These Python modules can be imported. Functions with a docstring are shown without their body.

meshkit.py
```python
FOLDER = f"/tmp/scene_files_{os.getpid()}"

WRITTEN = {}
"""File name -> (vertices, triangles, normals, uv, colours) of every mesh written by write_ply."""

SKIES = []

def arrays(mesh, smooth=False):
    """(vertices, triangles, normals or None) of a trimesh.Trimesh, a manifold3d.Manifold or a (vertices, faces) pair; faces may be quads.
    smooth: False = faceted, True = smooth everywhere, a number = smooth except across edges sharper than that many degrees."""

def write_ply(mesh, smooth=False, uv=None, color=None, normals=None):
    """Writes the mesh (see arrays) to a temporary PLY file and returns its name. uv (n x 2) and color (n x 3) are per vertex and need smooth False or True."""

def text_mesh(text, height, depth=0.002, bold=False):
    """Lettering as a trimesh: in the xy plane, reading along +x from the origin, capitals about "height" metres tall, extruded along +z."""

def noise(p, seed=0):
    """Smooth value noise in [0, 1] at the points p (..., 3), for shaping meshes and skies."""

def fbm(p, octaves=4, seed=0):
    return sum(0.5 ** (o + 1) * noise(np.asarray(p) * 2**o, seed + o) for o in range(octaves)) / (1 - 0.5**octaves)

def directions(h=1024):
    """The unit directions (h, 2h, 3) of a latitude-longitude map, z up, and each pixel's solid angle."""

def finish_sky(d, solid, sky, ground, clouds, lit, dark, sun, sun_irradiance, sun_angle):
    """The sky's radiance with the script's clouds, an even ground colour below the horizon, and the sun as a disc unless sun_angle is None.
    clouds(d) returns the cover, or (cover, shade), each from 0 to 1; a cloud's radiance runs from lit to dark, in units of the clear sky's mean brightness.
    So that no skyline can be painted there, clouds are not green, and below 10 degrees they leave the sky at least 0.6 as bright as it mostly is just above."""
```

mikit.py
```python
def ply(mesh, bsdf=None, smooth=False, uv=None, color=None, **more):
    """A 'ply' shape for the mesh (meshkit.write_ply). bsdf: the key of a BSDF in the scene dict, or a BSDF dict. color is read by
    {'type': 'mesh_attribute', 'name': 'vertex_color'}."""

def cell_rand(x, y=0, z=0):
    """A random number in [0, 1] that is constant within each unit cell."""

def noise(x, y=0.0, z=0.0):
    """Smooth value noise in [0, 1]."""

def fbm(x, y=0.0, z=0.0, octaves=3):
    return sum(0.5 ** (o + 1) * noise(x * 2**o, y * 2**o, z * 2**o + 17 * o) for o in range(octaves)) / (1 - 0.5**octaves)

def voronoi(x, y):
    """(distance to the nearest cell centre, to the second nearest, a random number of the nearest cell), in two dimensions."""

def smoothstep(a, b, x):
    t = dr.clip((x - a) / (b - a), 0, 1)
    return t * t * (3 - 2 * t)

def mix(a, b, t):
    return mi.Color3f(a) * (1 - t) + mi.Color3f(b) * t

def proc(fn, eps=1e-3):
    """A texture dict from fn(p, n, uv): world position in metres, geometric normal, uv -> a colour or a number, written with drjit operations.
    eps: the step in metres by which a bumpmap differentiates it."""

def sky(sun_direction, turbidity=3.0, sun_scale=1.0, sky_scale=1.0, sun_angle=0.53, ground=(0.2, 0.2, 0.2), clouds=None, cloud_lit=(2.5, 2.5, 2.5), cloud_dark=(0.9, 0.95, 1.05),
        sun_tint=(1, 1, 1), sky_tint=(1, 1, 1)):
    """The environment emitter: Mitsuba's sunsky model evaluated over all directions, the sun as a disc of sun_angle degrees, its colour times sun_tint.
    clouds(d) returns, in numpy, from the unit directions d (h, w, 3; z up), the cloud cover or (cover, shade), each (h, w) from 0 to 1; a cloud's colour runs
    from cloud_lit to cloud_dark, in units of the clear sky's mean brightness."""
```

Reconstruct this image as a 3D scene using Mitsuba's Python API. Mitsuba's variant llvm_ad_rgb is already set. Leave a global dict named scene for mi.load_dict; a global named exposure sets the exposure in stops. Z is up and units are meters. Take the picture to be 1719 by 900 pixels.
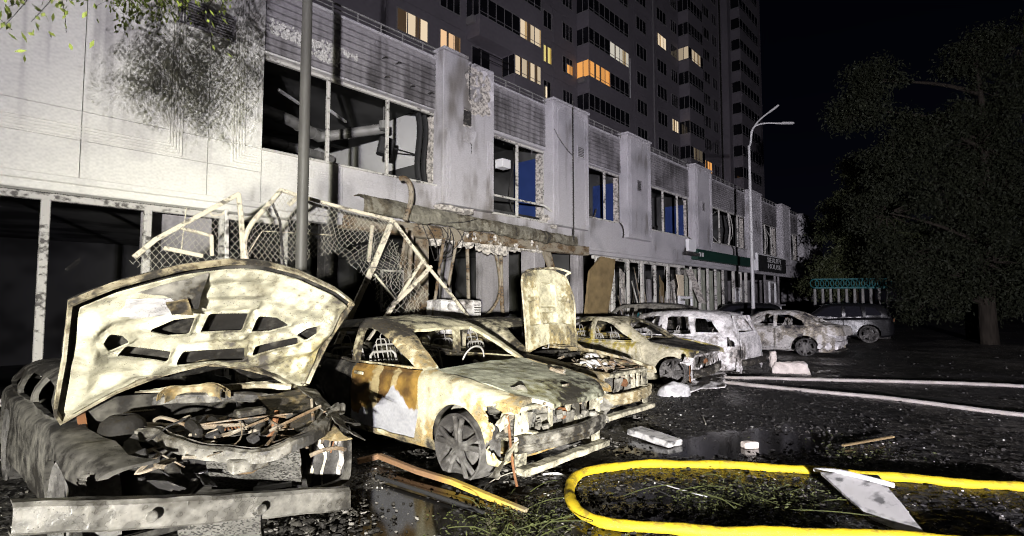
import math, random
import numpy as np, trimesh, mitsuba as mi, drjit as dr, mikit, meshkit, manifold3d as m3
from shapely.geometry import Polygon, LineString, box as sbox
from shapely.ops import unary_union
from mikit import noise, fbm, smoothstep, mix
T = mi.ScalarTransform4f
scene, labels = {}, {}
exposure = 0.0
rng = np.random.default_rng(11)

# ------------------------------------------------------------------ camera, night sky, floodlights
FPX, PITCH = 900.0, math.atan(55 / 900)          # focal length in pixels of the 1719 x 900 photograph
EYE = np.array([0, 0, 1.7])
FWD = np.array([0, math.cos(PITCH), math.sin(PITCH)])
scene['camera'] = {'type': 'perspective', 'fov': 2 * math.degrees(math.atan(859.5 / FPX)), 'fov_axis': 'x',
                   'to_world': T().look_at(EYE.tolist(), (EYE + FWD).tolist(), [0, 0, 1]), 'near_clip': 0.05, 'far_clip': 600.0}
scene['sky'] = mikit.sky((-0.3, -0.6, 0.35), turbidity=3, sun_scale=0.0, sky_scale=0.016, sky_tint=(0.85, 0.62, 1.0))
scene['sky']['sampling_weight'] = 0.35
LAMP = np.array([0.35, -9.0, 1.45])              # scene lamps of the fire engine standing behind the photographer
def flood(name, centre, aim, power, cutoff, beam, n, weight):        # LED floodlight: n emitters spread over its face
    for i in range(n):
        o = np.array(centre) + np.array([.13 * math.cos(2.4 * i) * math.sqrt((i + .5) / n) * 1.5, 0, .13 * math.sin(2.4 * i) * math.sqrt((i + .5) / n)])
        scene[f'{name}_{i:03d}'] = {'type': 'spot', 'to_world': T().look_at(o.tolist(), aim, [0, 0, 1]), 'intensity': {'type': 'rgb', 'value': [c / n for c in power]},
                                    'cutoff_angle': cutoff, 'beam_width': beam, 'sampling_weight': weight / n}
LAMP1, LAMP2 = LAMP - np.array([.16, 0, 0]), LAMP + np.array([.16, 0, 0])
flood('scene_lamp_beam', LAMP, [-2.1, 6.0, .95], [1130, 1110, 800], 18.6, 8.5, 7, 1.0)
flood('scene_lamp_right_beam', LAMP1, [1.1, 6.0, .75], [620, 600, 430], 12.5, 5.0, 3, .6)
flood('scene_lamp_wide', LAMP2, [8.0, 12.0, 2.4], [2900, 2760, 3020], 56.0, 8.0, 3, 1.0)

# ------------------------------------------------------------------ pixel -> point helpers (all results are metres)
def ray(u, v):
    x, z = (u - 859.5) / FPX, (450 - v) / FPX
    return np.array([x, math.cos(PITCH) - z * math.sin(PITCH), math.sin(PITCH) + z * math.cos(PITCH)])
BO, BA = np.array([3.96, 18.4, 0]), math.radians(48.4)
BD, BN = np.array([math.cos(BA), math.sin(BA), 0]), np.array([math.sin(BA), -math.cos(BA), 0])
def wp(u, v, o=0.0):                 # pixel -> (s, z) on the plane parallel to the facade, o metres out of it
    r = ray(u, v); t = np.dot(BO + o * BN - EYE, BN) / np.dot(r, BN); p = EYE + r * t
    return float(np.dot(p - BO, BD)), float(p[2])
def L(s, o, z): return BO + s * BD + o * BN + np.array([0, 0, z])
def wl(u, v, o=0.0): s, z = wp(u, v, o); return L(s, o, z)
def gp(u, v, z=0.0): r = ray(u, v); return EYE + r * (z - EYE[2]) / r[2]
def dp(u, v, d): r = ray(u, v); return EYE + r * d / r[1]
def rotz(a): c, s = math.cos(a), math.sin(a); m = np.eye(4); m[0, 0], m[0, 1], m[1, 0], m[1, 1] = c, -s, s, c; return m
def trans(p): m = np.eye(4); m[:3, 3] = p; return m
TB = trans(BO) @ rotz(BA) @ np.diag([1, -1, 1, 1.0])   # local (s, o, z) -> world; mirrored, so triangles are flipped
def to_b(m): m = m.copy(); m.vertices = m.vertices @ TB[:3, :3].T + TB[:3, 3]; m.invert(); return m

# ------------------------------------------------------------------ mesh helpers
cat_ = trimesh.util.concatenate
def tm(m): 
    if isinstance(m, m3.Manifold):
        q = m.to_mesh(); return trimesh.Trimesh(np.array(q.vert_properties[:, :3]), np.array(q.tri_verts), process=False)
    return m
def mf(t): return m3.Manifold(m3.Mesh(np.asarray(t.vertices, np.float32), np.asarray(t.faces, np.uint32)))
BOXF = np.array([[0, 1, 3], [0, 3, 2], [4, 6, 7], [4, 7, 5], [0, 4, 5], [0, 5, 1], [2, 3, 7], [2, 7, 6], [0, 2, 6], [0, 6, 4], [1, 5, 7], [1, 7, 3]])
def bx(x0, x1, y0, y1, z0, z1):
    v = np.array([[x, y, z] for x in (x0, x1) for y in (y0, y1) for z in (z0, z1)], float)
    return trimesh.Trimesh(v, BOXF, process=False)
def cbx(x0, x1, y0, y1, z0, z1, c=0.01):     # chamfered box
    c = min(c, .45 * min(x1 - x0, y1 - y0, z1 - z0)); p = []
    for X, sx in ((x0, 1), (x1, -1)):
        for Y, sy in ((y0, 1), (y1, -1)):
            for Z, sz in ((z0, 1), (z1, -1)):
                p += [[X, Y + sy * c, Z + sz * c], [X + sx * c, Y, Z + sz * c], [X + sx * c, Y + sy * c, Z]]
    return tm(m3.Manifold.hull_points(np.array(p, np.float64)))
def frame_of(a, b, up=(0, 0, 1)):
    t = np.asarray(b, float) - a; n = np.linalg.norm(t); t /= n
    u = np.cross(up, t)
    if np.linalg.norm(u) < 1e-3: u = np.cross([1, 0, 0.0], t)
    u /= np.linalg.norm(u); return t, u, np.cross(t, u), n
def bar(a, b, w=.05, h=None, up=(0, 0, 1), c=0.0):    # rectangular bar from a to b: w sideways, h along up
    h = h or w; t, u, v, n = frame_of(np.asarray(a, float), b, up)
    m = cbx(0, n, -w / 2, w / 2, -h / 2, h / 2, c) if c else bx(0, n, -w / 2, w / 2, -h / 2, h / 2)
    M = np.eye(4); M[:3, 0], M[:3, 1], M[:3, 2], M[:3, 3] = t, u, v, a
    m.apply_transform(M); return m
def tube(pts, r, k=8, cap=True, flat=1.0):
    p = np.asarray(pts, float); n = len(p); r = np.broadcast_to(r, (n,))
    t = np.gradient(p, axis=0); t /= np.linalg.norm(t, axis=1, keepdims=True) + 1e-12
    a = np.cross(t[0], [0, 0, 1.0] if abs(t[0][2]) < .9 else [1.0, 0, 0]); a /= np.linalg.norm(a); A = []
    for i in range(n):
        a = a - t[i] * np.dot(a, t[i]); a /= np.linalg.norm(a); A.append(a.copy())
    A = np.array(A); B = np.cross(t, A); th = np.arange(k) * 2 * np.pi / k
    v = p[:, None] + r[:, None, None] * (np.cos(th)[None, :, None] * A[:, None] + flat * np.sin(th)[None, :, None] * B[:, None])
    i, j = np.meshgrid(np.arange(n - 1), np.arange(k), indexing='ij')
    q = np.stack([i * k + j, i * k + (j + 1) % k, (i + 1) * k + (j + 1) % k, (i + 1) * k + j], -1).reshape(-1, 4)
    f = np.vstack([q[:, [0, 2, 1]], q[:, [0, 3, 2]]]); v = v.reshape(-1, 3)
    if cap:
        v = np.vstack([v, p[0], p[-1]]); c0, c1 = n * k, n * k + 1; jj = np.arange(k)
        f = np.vstack([f, np.stack([np.full(k, c0), jj, (jj + 1) % k], 1), np.stack([np.full(k, c1), (n - 1) * k + (jj + 1) % k, (n - 1) * k + jj], 1)])
    m = trimesh.Trimesh(v, f, process=False)
    if m.volume < 0: m.invert()
    return m
def spl(pts, n=40):                 # smooth curve through the points
    from scipy.interpolate import CubicSpline, PchipInterpolator
    p = np.asarray(pts, float); d = np.r_[0, np.cumsum(np.linalg.norm(np.diff(p, axis=0), axis=1))]
    return PchipInterpolator(d, p)(np.linspace(0, d[-1], n)) if len(p) < 4 else CubicSpline(d, p)(np.linspace(0, d[-1], n))
def grid_mesh(P):                    # P: (n, m, 3)
    n, m = P.shape[:2]; i, j = np.meshgrid(np.arange(n - 1), np.arange(m - 1), indexing='ij')
    q = np.stack([i * m + j, (i + 1) * m + j, (i + 1) * m + j + 1, i * m + j + 1], -1).reshape(-1, 4)
    return trimesh.Trimesh(P.reshape(-1, 3), np.vstack([q[:, :3], q[:, [0, 2, 3]]]), process=False)
def thick(P, th):                    # a grid surface given thickness
    P = np.asarray(P, float); n, m = P.shape[:2]
    du, dv = np.gradient(P, axis=0), np.gradient(P, axis=1); N = np.cross(du, dv); N /= np.linalg.norm(N, axis=-1, keepdims=True) + 1e-12
    a, b = grid_mesh(P + N * th / 2), grid_mesh(P - N * th / 2); b.invert(); k = n * m
    idx = np.arange(k).reshape(n, m); e = np.r_[idx[:, 0], idx[-1, 1:], idx[-2::-1, -1], idx[0, -2:0:-1]]; e2 = np.roll(e, -1)
    v = np.vstack([a.vertices, b.vertices]); f = np.vstack([a.faces, b.faces + k, np.stack([e, e + k, e2 + k], 1), np.stack([e, e2 + k, e2], 1)])
    m_ = trimesh.Trimesh(v, f, process=False)
    if m_.volume < 0: m_.invert()
    return m_
def crumple(p00, p10, p11, p01, n=24, m=24, amp=.03, f=6, th=.006, seed=0):   # crumpled sheet over a quad
    u, v = np.meshgrid(np.linspace(0, 1, n), np.linspace(0, 1, m), indexing='ij'); u, v = u[..., None], v[..., None]
    P = (1 - u) * (1 - v) * np.asarray(p00) + u * (1 - v) * np.asarray(p10) + u * v * np.asarray(p11) + (1 - u) * v * np.asarray(p01)
    P = P + amp * 2 * np.stack([meshkit.fbm(P * f, 3, seed + k) - .5 for k in range(3)], -1)
    return thick(P, th)
def prism(poly, h0, h1, axis='y'):    # polygon (shapely) in (x,z) extruded along y, or (x,y) along z, or (s,z) along o
    m = trimesh.creation.extrude_polygon(poly, h1 - h0, engine='earcut')
    if axis == 'z': m.vertices[:, 2] += h0; return m
    v = m.vertices.copy(); m.vertices = np.stack([v[:, 0], h0 + v[:, 2], v[:, 1]], 1); m.invert(); return m
def wob(m, amp, f, seed=0):
    m = m.copy(); p = m.vertices; m.vertices = p + amp * 2 * np.stack([meshkit.fbm(p * f, 3, seed + k) - .5 for k in range(3)], -1); return m
def chunk(r, seed, sub=1, flat=.6):
    m = trimesh.creation.icosphere(subdivisions=sub, radius=r); q = np.random.default_rng(seed)
    m.vertices *= (1 + .5 * (q.random((len(m.vertices), 1)) - .5)) * np.array([1, q.uniform(.5, 1), flat]); return m
def place(m, p, yaw=0., pitch=0., roll=0., s=1.):
    m = m.copy(); M = trans(p) @ rotz(yaw) @ trimesh.transformations.rotation_matrix(pitch, [0, 1, 0]) @ trimesh.transformations.rotation_matrix(roll, [1, 0, 0])
    m.vertices = m.vertices * s; m.apply_transform(M); return m

# ------------------------------------------------------------------ scene entries
_n = {}
def key_of(name, parent=None):
    k = f'{parent}__{name}' if parent else name
    c = _n.get(k, -1) + 1; _n[k] = c
    return k if c == 0 else f'{k}_{c:03d}'
def obj(name, mesh, mat, parent=None, smooth=False, **more):
    k = key_of(name, parent); mesh = tm(mesh)
    scene[k] = mikit.ply(mesh, mat, smooth=smooth, **more); return k
def tag(k, label=None, cat=None, group=None, kind=None):
    d = labels.setdefault(k, {})
    for a, b in (('label', label), ('category', cat), ('group', group), ('kind', kind)):
        if b: d[a] = b
    return k
def thing(name, label, cat, group=None):
    k = key_of(name); tag(k, label, cat, group); return k

# ------------------------------------------------------------------ materials
def rgb(*c): return {'type': 'rgb', 'value': list(c)}
def mat(k, tex, rough=.7, spec=.3, bump=None, scale=1.0, metal=0.0, **more):
    b = {'type': 'principled', 'base_color': tex if isinstance(tex, dict) else rgb(*tex), 'roughness': rough, 'specular': spec, 'metallic': metal, **more}
    if bump is not None: b = {'type': 'bumpmap', 'arbitrary': mikit.proc(bump, eps=2e-3), 'scale': scale, 'bsdf': b}
    scene[k] = {'type': 'twosided', 'bsdf': b}
    return k
P3 = lambda p, f: (p.x * f, p.y * f, p.z * f)
def plaster_c(p, n, uv):
    a = fbm(*P3(p, .9)); b = fbm(p.x * 5, p.y * 5, p.z * 1.1); c = noise(*P3(p, 40)); st = fbm(p.x * 9, p.y * 9, p.z * .35)
    s = (p.x - BO[0]) * BD[0] + (p.y - BO[1]) * BD[1]; left = 1 - smoothstep(-13.4, -10.4, s + .8 * (a - .5) * 4)      # cream paint left, grey paint right
    col = mix(mix((.36, .35, .365), (.28, .275, .29), smoothstep(.45, .7, a)), mix((.66, .655, .60), (.52, .51, .48), smoothstep(.5, .75, a)), left)
    col = mix(col, (.23, .22, .22), smoothstep(.55, .8, st) * .5 * smoothstep(3.6, 6.6, p.z + 2 * a))
    return mix(col, (.10, .088, .074), smoothstep(.56, .82, b * .5 + a * .5 - .10 * left + .17 * smoothstep(5.2, 1.5, dr.abs(s + 6.4)) * smoothstep(5.6, 3.4, p.z) + .10 * smoothstep(2.4, .5, dr.abs(s + 7.8))) * .8) * (.88 + .2 * c)
def fine_b(p, n, uv): return noise(*P3(p, 34)) * .0022
mat('plaster', mikit.proc(plaster_c), .8, .25, fine_b)
def siding_c(p, n, uv):
    a = fbm(*P3(p, .8)); s = fbm(p.x * 8, p.y * 8, p.z * .5); c = noise(p.x * 30, p.y * 30, p.z * 30)
    return mix((.235, .225, .235), (.07, .066, .068), smoothstep(.40, .70, a * .6 + s * .4)) * (.85 + .3 * c)
mat('siding', mikit.proc(siding_c), .7, .3, fine_b)
def soot_c(p, n, uv):
    a = fbm(*P3(p, 3.1)); c = fbm(*P3(p, 22)); return mix((.022, .021, .021), (.13, .12, .105), smoothstep(.5, .8, a * .4 + c * .6))
def rough_b(p, n, uv): return noise(*P3(p, 22)) * .009 + noise(*P3(p, 60)) * .003
mat('soot', mikit.proc(soot_c), .85, .25, rough_b)
def room_c(p, n, uv):
    a = fbm(*P3(p, 1.2)); return mix((.05, .05, .05), (.015, .015, .015), smoothstep(.35, .7, a))
mat('charred_room', mikit.proc(room_c), .8, .2)
def rust_c(p, n, uv):
    a = fbm(*P3(p, 4)); c = fbm(*P3(p, 26)); col = mix((.21, .185, .145), (.12, .08, .045), smoothstep(.4, .65, a))
    return mix(col, (.03, .028, .026), smoothstep(.52, .7, c * .6 + a * .4))
mat('burnt_steel', mikit.proc(rust_c), .65, .3, rough_b)
def frame_c(p, n, uv):
    a = fbm(*P3(p, 2.4)); c = fbm(*P3(p, 20)); return mix((.44, .43, .40), (.08, .075, .07), smoothstep(.50, .66, a * .5 + c * .5))
mat('window_frame', mikit.proc(frame_c), .45, .4)
def render_c(p, n, uv):                       # exposed masonry, torn render
    c = fbm(*P3(p, 16)); d = noise(*P3(p, 55)); return mix((.48, .45, .41), (.16, .15, .14), smoothstep(.35, .7, c)) * (.75 + .4 * d)
mat('torn_render', mikit.proc(render_c), .9, .2, rough_b)
def tower_c(p, n, uv):
    a = fbm(*P3(p, .25)); c = noise(*P3(p, 6)); return mix((.30, .275, .31), (.21, .195, .22), a) * (.9 + .15 * c)
mat('tower_wall', mikit.proc(tower_c), .85, .2)
mat('tower_frame', (.30, .29, .30), .6, .3)
mat('dark_glass', (.012, .012, .016), .08, .5)
mat('galvanised', mikit.proc(lambda p, n, uv: mix((.24, .235, .23), (.10, .10, .095), fbm(*P3(p, 5)))), .5, .5)
mat('blue_panel', mikit.proc(lambda p, n, uv: mix((.016, .035, .13), (.008, .018, .075), fbm(*P3(p, 2.2)))), .6, .3)
mat('white_room', mikit.proc(lambda p, n, uv: mix((.55, .55, .55), (.36, .36, .36), fbm(*P3(p, 1.1)))), .8, .2)
mat('black_plastic', (.018, .018, .019), .5, .4)
mat('green_sign', (.008, .030, .022), .5, .4)
mat('pale_letters', (.45, .45, .45), .6, .3)
mat('white_paint', (.62, .62, .63), .6, .3)
scene['pane_glass'] = {'type': 'thindielectric', 'int_ior': 1.5}
mat('board_brown', mikit.proc(lambda p, n, uv: mix((.23, .17, .085), (.09, .065, .035), fbm(*P3(p, 5)))), .85, .2, fine_b)
mat('teal', (.03, .20, .22), .6, .3); mat('cream_board', (.55, .48, .36), .7, .3)
mat('curtain_green', mikit.proc(lambda p, n, uv: mix((.22, .23, .19), (.12, .13, .10), fbm(*P3(p, 3)))), .8, .2)
# burnt metal: ash white, heat-blued grey, ochre rust and soot, in flakes
def burnt(light, ochre, soot, k_ochre, k_soot, seed, bias=None, obias=None):
    def fn(p, n, uv):
        q = p + mi.Vector3f(seed * 7.3, seed * 3.1, seed * 1.7)
        a = fbm(*P3(q, 1.3), 2); b = fbm(*P3(q, 4.6), 2); c = fbm(*P3(q, 21), 2); d = noise(*P3(q, 75)); e = noise(q.x * 17, q.y * 17, q.z * 1.8); g = noise(*P3(q, 160))
        col = mix([x * 1.08 for x in light], [x * .52 for x in light], smoothstep(.30, .72, b * .40 + e * .25 + c * .35))
        o = a * .50 + e * .16 + c * .14 + b * .20
        if obias is not None: o = o + obias(p)
        col = mix(col, ochre, smoothstep(k_ochre - .06, k_ochre + .05, o + .07 * (d - .5)))
        col = mix(col, [ochre[0] * .42, ochre[1] * .33, ochre[2] * .3], smoothstep(k_ochre + .03, k_ochre + .12, o + .08 * (d - .5)) * .85)
        s = a * .40 + b * .28 + c * .18 + e * .14
        if bias is not None: s = s + bias(p)
        s = s + .07 * (d - .5)
        col = mix(col, [x * .45 for x in light], smoothstep(k_soot - .09, k_soot, s) * .75)
        col = mix(col, soot, smoothstep(k_soot - .01, k_soot + .09, s) * .95)
        line = 1 - smoothstep(.0, .016, dr.abs(c * .5 + b * .5 - .5))
        col = mix(col, [x * .22 for x in ochre], line * .6 * smoothstep(.42, .58, a))
        speck = smoothstep(.72, .80, g * .6 + d * .4 + .25 * (b - .5))
        return mix(col, [x * .12 for x in light], speck * .75) * (.82 + .30 * d)
    return fn
def burnt_b(p, n, uv):
    c = noise(*P3(p, 21)); return noise(*P3(p, 8)) * .006 + c * .0026 + smoothstep(.5, .58, c) * .0012 + noise(*P3(p, 75)) * .0010
mat('ash_cream', mikit.proc(burnt((.42, .385, .28), (.27, .18, .06), (.022, .02, .018), 0.545, 0.535, 1)), .62, .35, burnt_b)
mat('ash_pale', mikit.proc(burnt((.43, .405, .31), (.24, .20, .12), (.03, .028, .025), .64, .56, 41)), .6, .35, burnt_b)
mat('ash_white', mikit.proc(burnt((.54, .525, .52), (.22, .165, .10), (.024, .022, .021), .58, .575, 2)), .6, .35, burnt_b)
mat('ash_ochre', mikit.proc(burnt((.30, .26, .165), (.19, .12, .035), (.018, .016, .014), 0.45, 0.5, 3)), .6, .35, burnt_b)
mat('ash_grey', mikit.proc(burnt((.20, .19, .165), (.19, .14, .06), (.016, .015, .014), 0.56, 0.49, 4)), .6, .35, burnt_b)
mat('ash_dark', mikit.proc(burnt((.075, .07, .06), (.07, .05, .025), (.012, .011, .010), 0.56, 0.45, 5)), .75, .25, burnt_b)
mat('wheel_ash', mikit.proc(burnt((.125, .12, .115), (.10, .085, .07), (.03, .028, .027), 0.6, 0.53, 6)), .75, .25, burnt_b)
mat('seat_wire', (.27, .26, .24), .6, .4)
# ------------------------------------------------------------------ ground and standing water
def ground_h(x, y):
    p = np.stack([x, y, 0 * x], -1)
    h = .022 * (meshkit.fbm(p * np.array([.55, .55, 1]), 3, 3) - .47) + .012 * (meshkit.fbm(p * 3.1, 2, 9) - .5)
    fine = np.clip((15 - y) / 12, .25, 1) * .034 * (meshkit.fbm(p * 13, 3, 21) - .5)
    def dip(cx, cy, rx, ry, d): return -d * np.exp(-(((x - cx) / rx) ** 2 + ((y - cy) / ry) ** 2) ** 1.5)
    h = h + fine + .007
    h = h + dip(-.85, 4.55, .55, .75, .022) + dip(2.0, 6.35, .9, .45, .022) + dip(1.9, 4.75, .75, .22, .02) + dip(3.2, 6.6, .9, .6, .018) + dip(.15, 3.95, .5, .3, .018)
    return np.maximum(h, -.035)
gx, gy = np.linspace(-5.5, 9.5, 400), 1.6 * (22 / 1.6) ** np.linspace(0, 1, 420)
X, Y = np.meshgrid(gx, gy, indexing='ij'); edge = np.minimum.reduce([np.clip((X + 5.5) / .6, 0, 1), np.clip((9.5 - X) / .8, 0, 1), np.clip((Y - 1.6) / .1, 0, 1), np.clip((22 - Y) / 2.5, 0, 1)])
near = grid_mesh(np.stack([X, Y, ground_h(X, Y) * edge + .006 * (1 - edge)], -1))
if near.face_normals[:, 2].mean() < 0: near.invert()
xs, ys = [-260, -5.5, 9.5, 320], [-60, 1.6, 22, 420]; far = []
for i in range(3):
    for j in range(3):
        if (i, j) != (1, 1): far.append(trimesh.Trimesh([[xs[i], ys[j], .006], [xs[i + 1], ys[j], .006], [xs[i + 1], ys[j + 1], .006], [xs[i], ys[j + 1], .006]], [[0, 1, 2], [0, 2, 3]], process=False))
def asphalt_c(p, n, uv):
    a = fbm(p.x * .7, p.y * .7); c = noise(p.x * 60, p.y * 60); d = fbm(p.x * 9, p.y * 9)
    col = mix((.014, .0135, .013), (.045, .042, .037), smoothstep(.4, .75, a * .5 + d * .5))
    return mix(col, (.20, .19, .17), smoothstep(.83, .93, c) * smoothstep(.35, .6, d))
def asphalt_r(p, n, uv): return mi.Float(.18 + .4 * smoothstep(.3, .65, fbm(p.x * 1.3, p.y * 1.3)))
def asphalt_b(p, n, uv): return fbm(p.x * 32, p.y * 32, 0, 3) * .016
scene['asphalt'] = {'type': 'bumpmap', 'arbitrary': mikit.proc(asphalt_b, eps=2e-3), 'scale': 1.0, 'bsdf': {'type': 'principled', 'base_color': mikit.proc(asphalt_c), 'roughness': mikit.proc(asphalt_r), 'specular': .5}}
tag(obj('ground', cat_([near] + far), 'asphalt'), 'black wet asphalt covered with soot and ash', kind='structure')
scene['murky_water'] = {'type': 'roughplastic', 'diffuse_reflectance': rgb(.012, .009, .006), 'int_ior': 1.36, 'alpha': .012, 'distribution': 'ggx'}
tag(obj('puddle', trimesh.Trimesh([[-5.4, 1.65, 0], [9.4, 1.65, 0], [9.4, 21, 0], [-5.4, 21, 0]], [[0, 1, 2], [0, 2, 3]], process=False), 'murky_water'), 'murky water standing on the asphalt', kind='structure')

# ------------------------------------------------------------------ the two-storey commercial building
B = thing('commercial_building', 'pale two-storey commercial building with broken windows and soot-stained facade behind the burnt cars', 'building')
def bo(name, mesh, m, parent=B, smooth=False, **k): return obj(name, to_b(tm(mesh)), m, parent, smooth, **k)
WIN = [(-12.45, -8.42, 4.32, 6.02, 3, (1.3, 2.67)), (-6.68, -4.36, 3.92, 5.98, 2, (1.09,)), (-2.33, -.03, 4.33, 6.02, 2, (1.17,)), (1.86, 5.8, 4.34, 6.05, 3, (1.25, 2.55)),
       (7.8, 12.75, 4.36, 6.05, 4, (1.2, 2.4, 3.65)), (14.8, 18.3, 4.3, 6.08, 3, (1.1, 2.3)), (20.3, 23.2, 4.3, 6.05, 2, (1.5,))]
PIL = [(-8.57, -6.91), (-4.5, -2.69), (-.32, 1.37), (5.3, 7.11), (12.3, 14.13), (17.9, 19.7), (22.6, 24.4), (26.5, 28.2)]
S0, S1, ZB, ZT, TH = -22.0, 28.2, 3.38, 7.22, .24
# upper wall with window openings, cut in panels with open joints
holes = unary_union([sbox(a, c, b, d) for a, b, c, d, *_ in WIN])
wall = sbox(S0, ZB, S1, 6.06).difference(holes)
def panel(poly, name='wall_panel', o0=-TH, o1=0.0, m='plaster'):
    for g in getattr(poly, 'geoms', [poly]):
        if g.area > .01: bo(name, prism(g, o0, o1), m)
cuts = [S0, -19.6, -17.2, -14.9, -13.3, -12.45, -10.9, -9.65, -8.42, -6.68, -4.36, -2.33, -.03, 1.86, 3.8, 5.8, 7.8, 10.3, 12.75, 14.8, 18.3, 20.3, 23.2, S1]
for a, b in zip(cuts[:-1], cuts[1:]):
    g = wall.intersection(sbox(a + .006, ZB, b - .006, 6.06))
    for lo, hi in ((ZB, 3.9), (3.9, 4.31), (4.31, 6.06)) if a < -12.5 else ((ZB, 4.31), (4.31, 6.06)):
        panel(g.intersection(sbox(a, lo + .004, b, hi - .004)))
bo('wall_backing', prism(sbox(S0, ZB, S1, 7.2).difference(holes.buffer(.01)), -TH - .12, -TH - .002), 'soot')
panel(sbox(S0, 6.06, -12.45, 7.6), o1=-.002)
# siding planks of the upper band; every plank of the near bays is a piece of its own
for bi, (a, b) in enumerate([(-12.43, -8.57), (-6.91, -4.5), (-2.69, -.32), (1.37, 5.3), (7.11, 12.3), (14.13, 17.9), (19.7, 22.6), (24.4, 26.5)]):
    n = 9 if bi < 3 else 12; hh = (ZT - 6.075) / n; pl = []
    cut_at = a + (b - a) * .58
    for k in range(n):
        z0 = 6.075 + k * hh
        for q0, q1 in ((a, cut_at), (cut_at, b)) if bi == 0 else ((a, b),):
            prof = Polygon([(-.10, z0 + .009), (-.014, z0 + .009), (-.034, z0 + hh - .009), (-.10, z0 + hh - .009)])
            m = trimesh.creation.extrude_polygon(prof, q1 - q0 - .008, engine='earcut'); v = m.vertices
            m.vertices = np.stack([q0 + .004 + v[:, 2], v[:, 0] + rng.uniform(-.008, .006), v[:, 1]], 1)
            if m.volume < 0: m.invert()
            if bi < 3: bo('siding_plank', m, 'siding')
            else: pl.append(m)
    if pl: tag(bo('siding', cat_(pl), 'siding'), kind='stuff')
    bo('siding_backing', bx(a, b, -.24, -.101, 6.065, ZT), 'soot')
    bo('parapet_cap', cbx(a, b, -.3, .03, ZT + .002, ZT + .06, .012), 'plaster')
    r = [bar([a, .0, ZT + .24], [b, .0, ZT + .24], .03), bar([a, .0, ZT + .14], [b, .0, ZT + .14], .016)]
    for s in np.arange(a + .15, b, .55): r.append(bar([s, 0, ZT + .06], [s, 0, ZT + .24], .02))
    bo('parapet_railing', cat_(r), 'galvanised')
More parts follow.
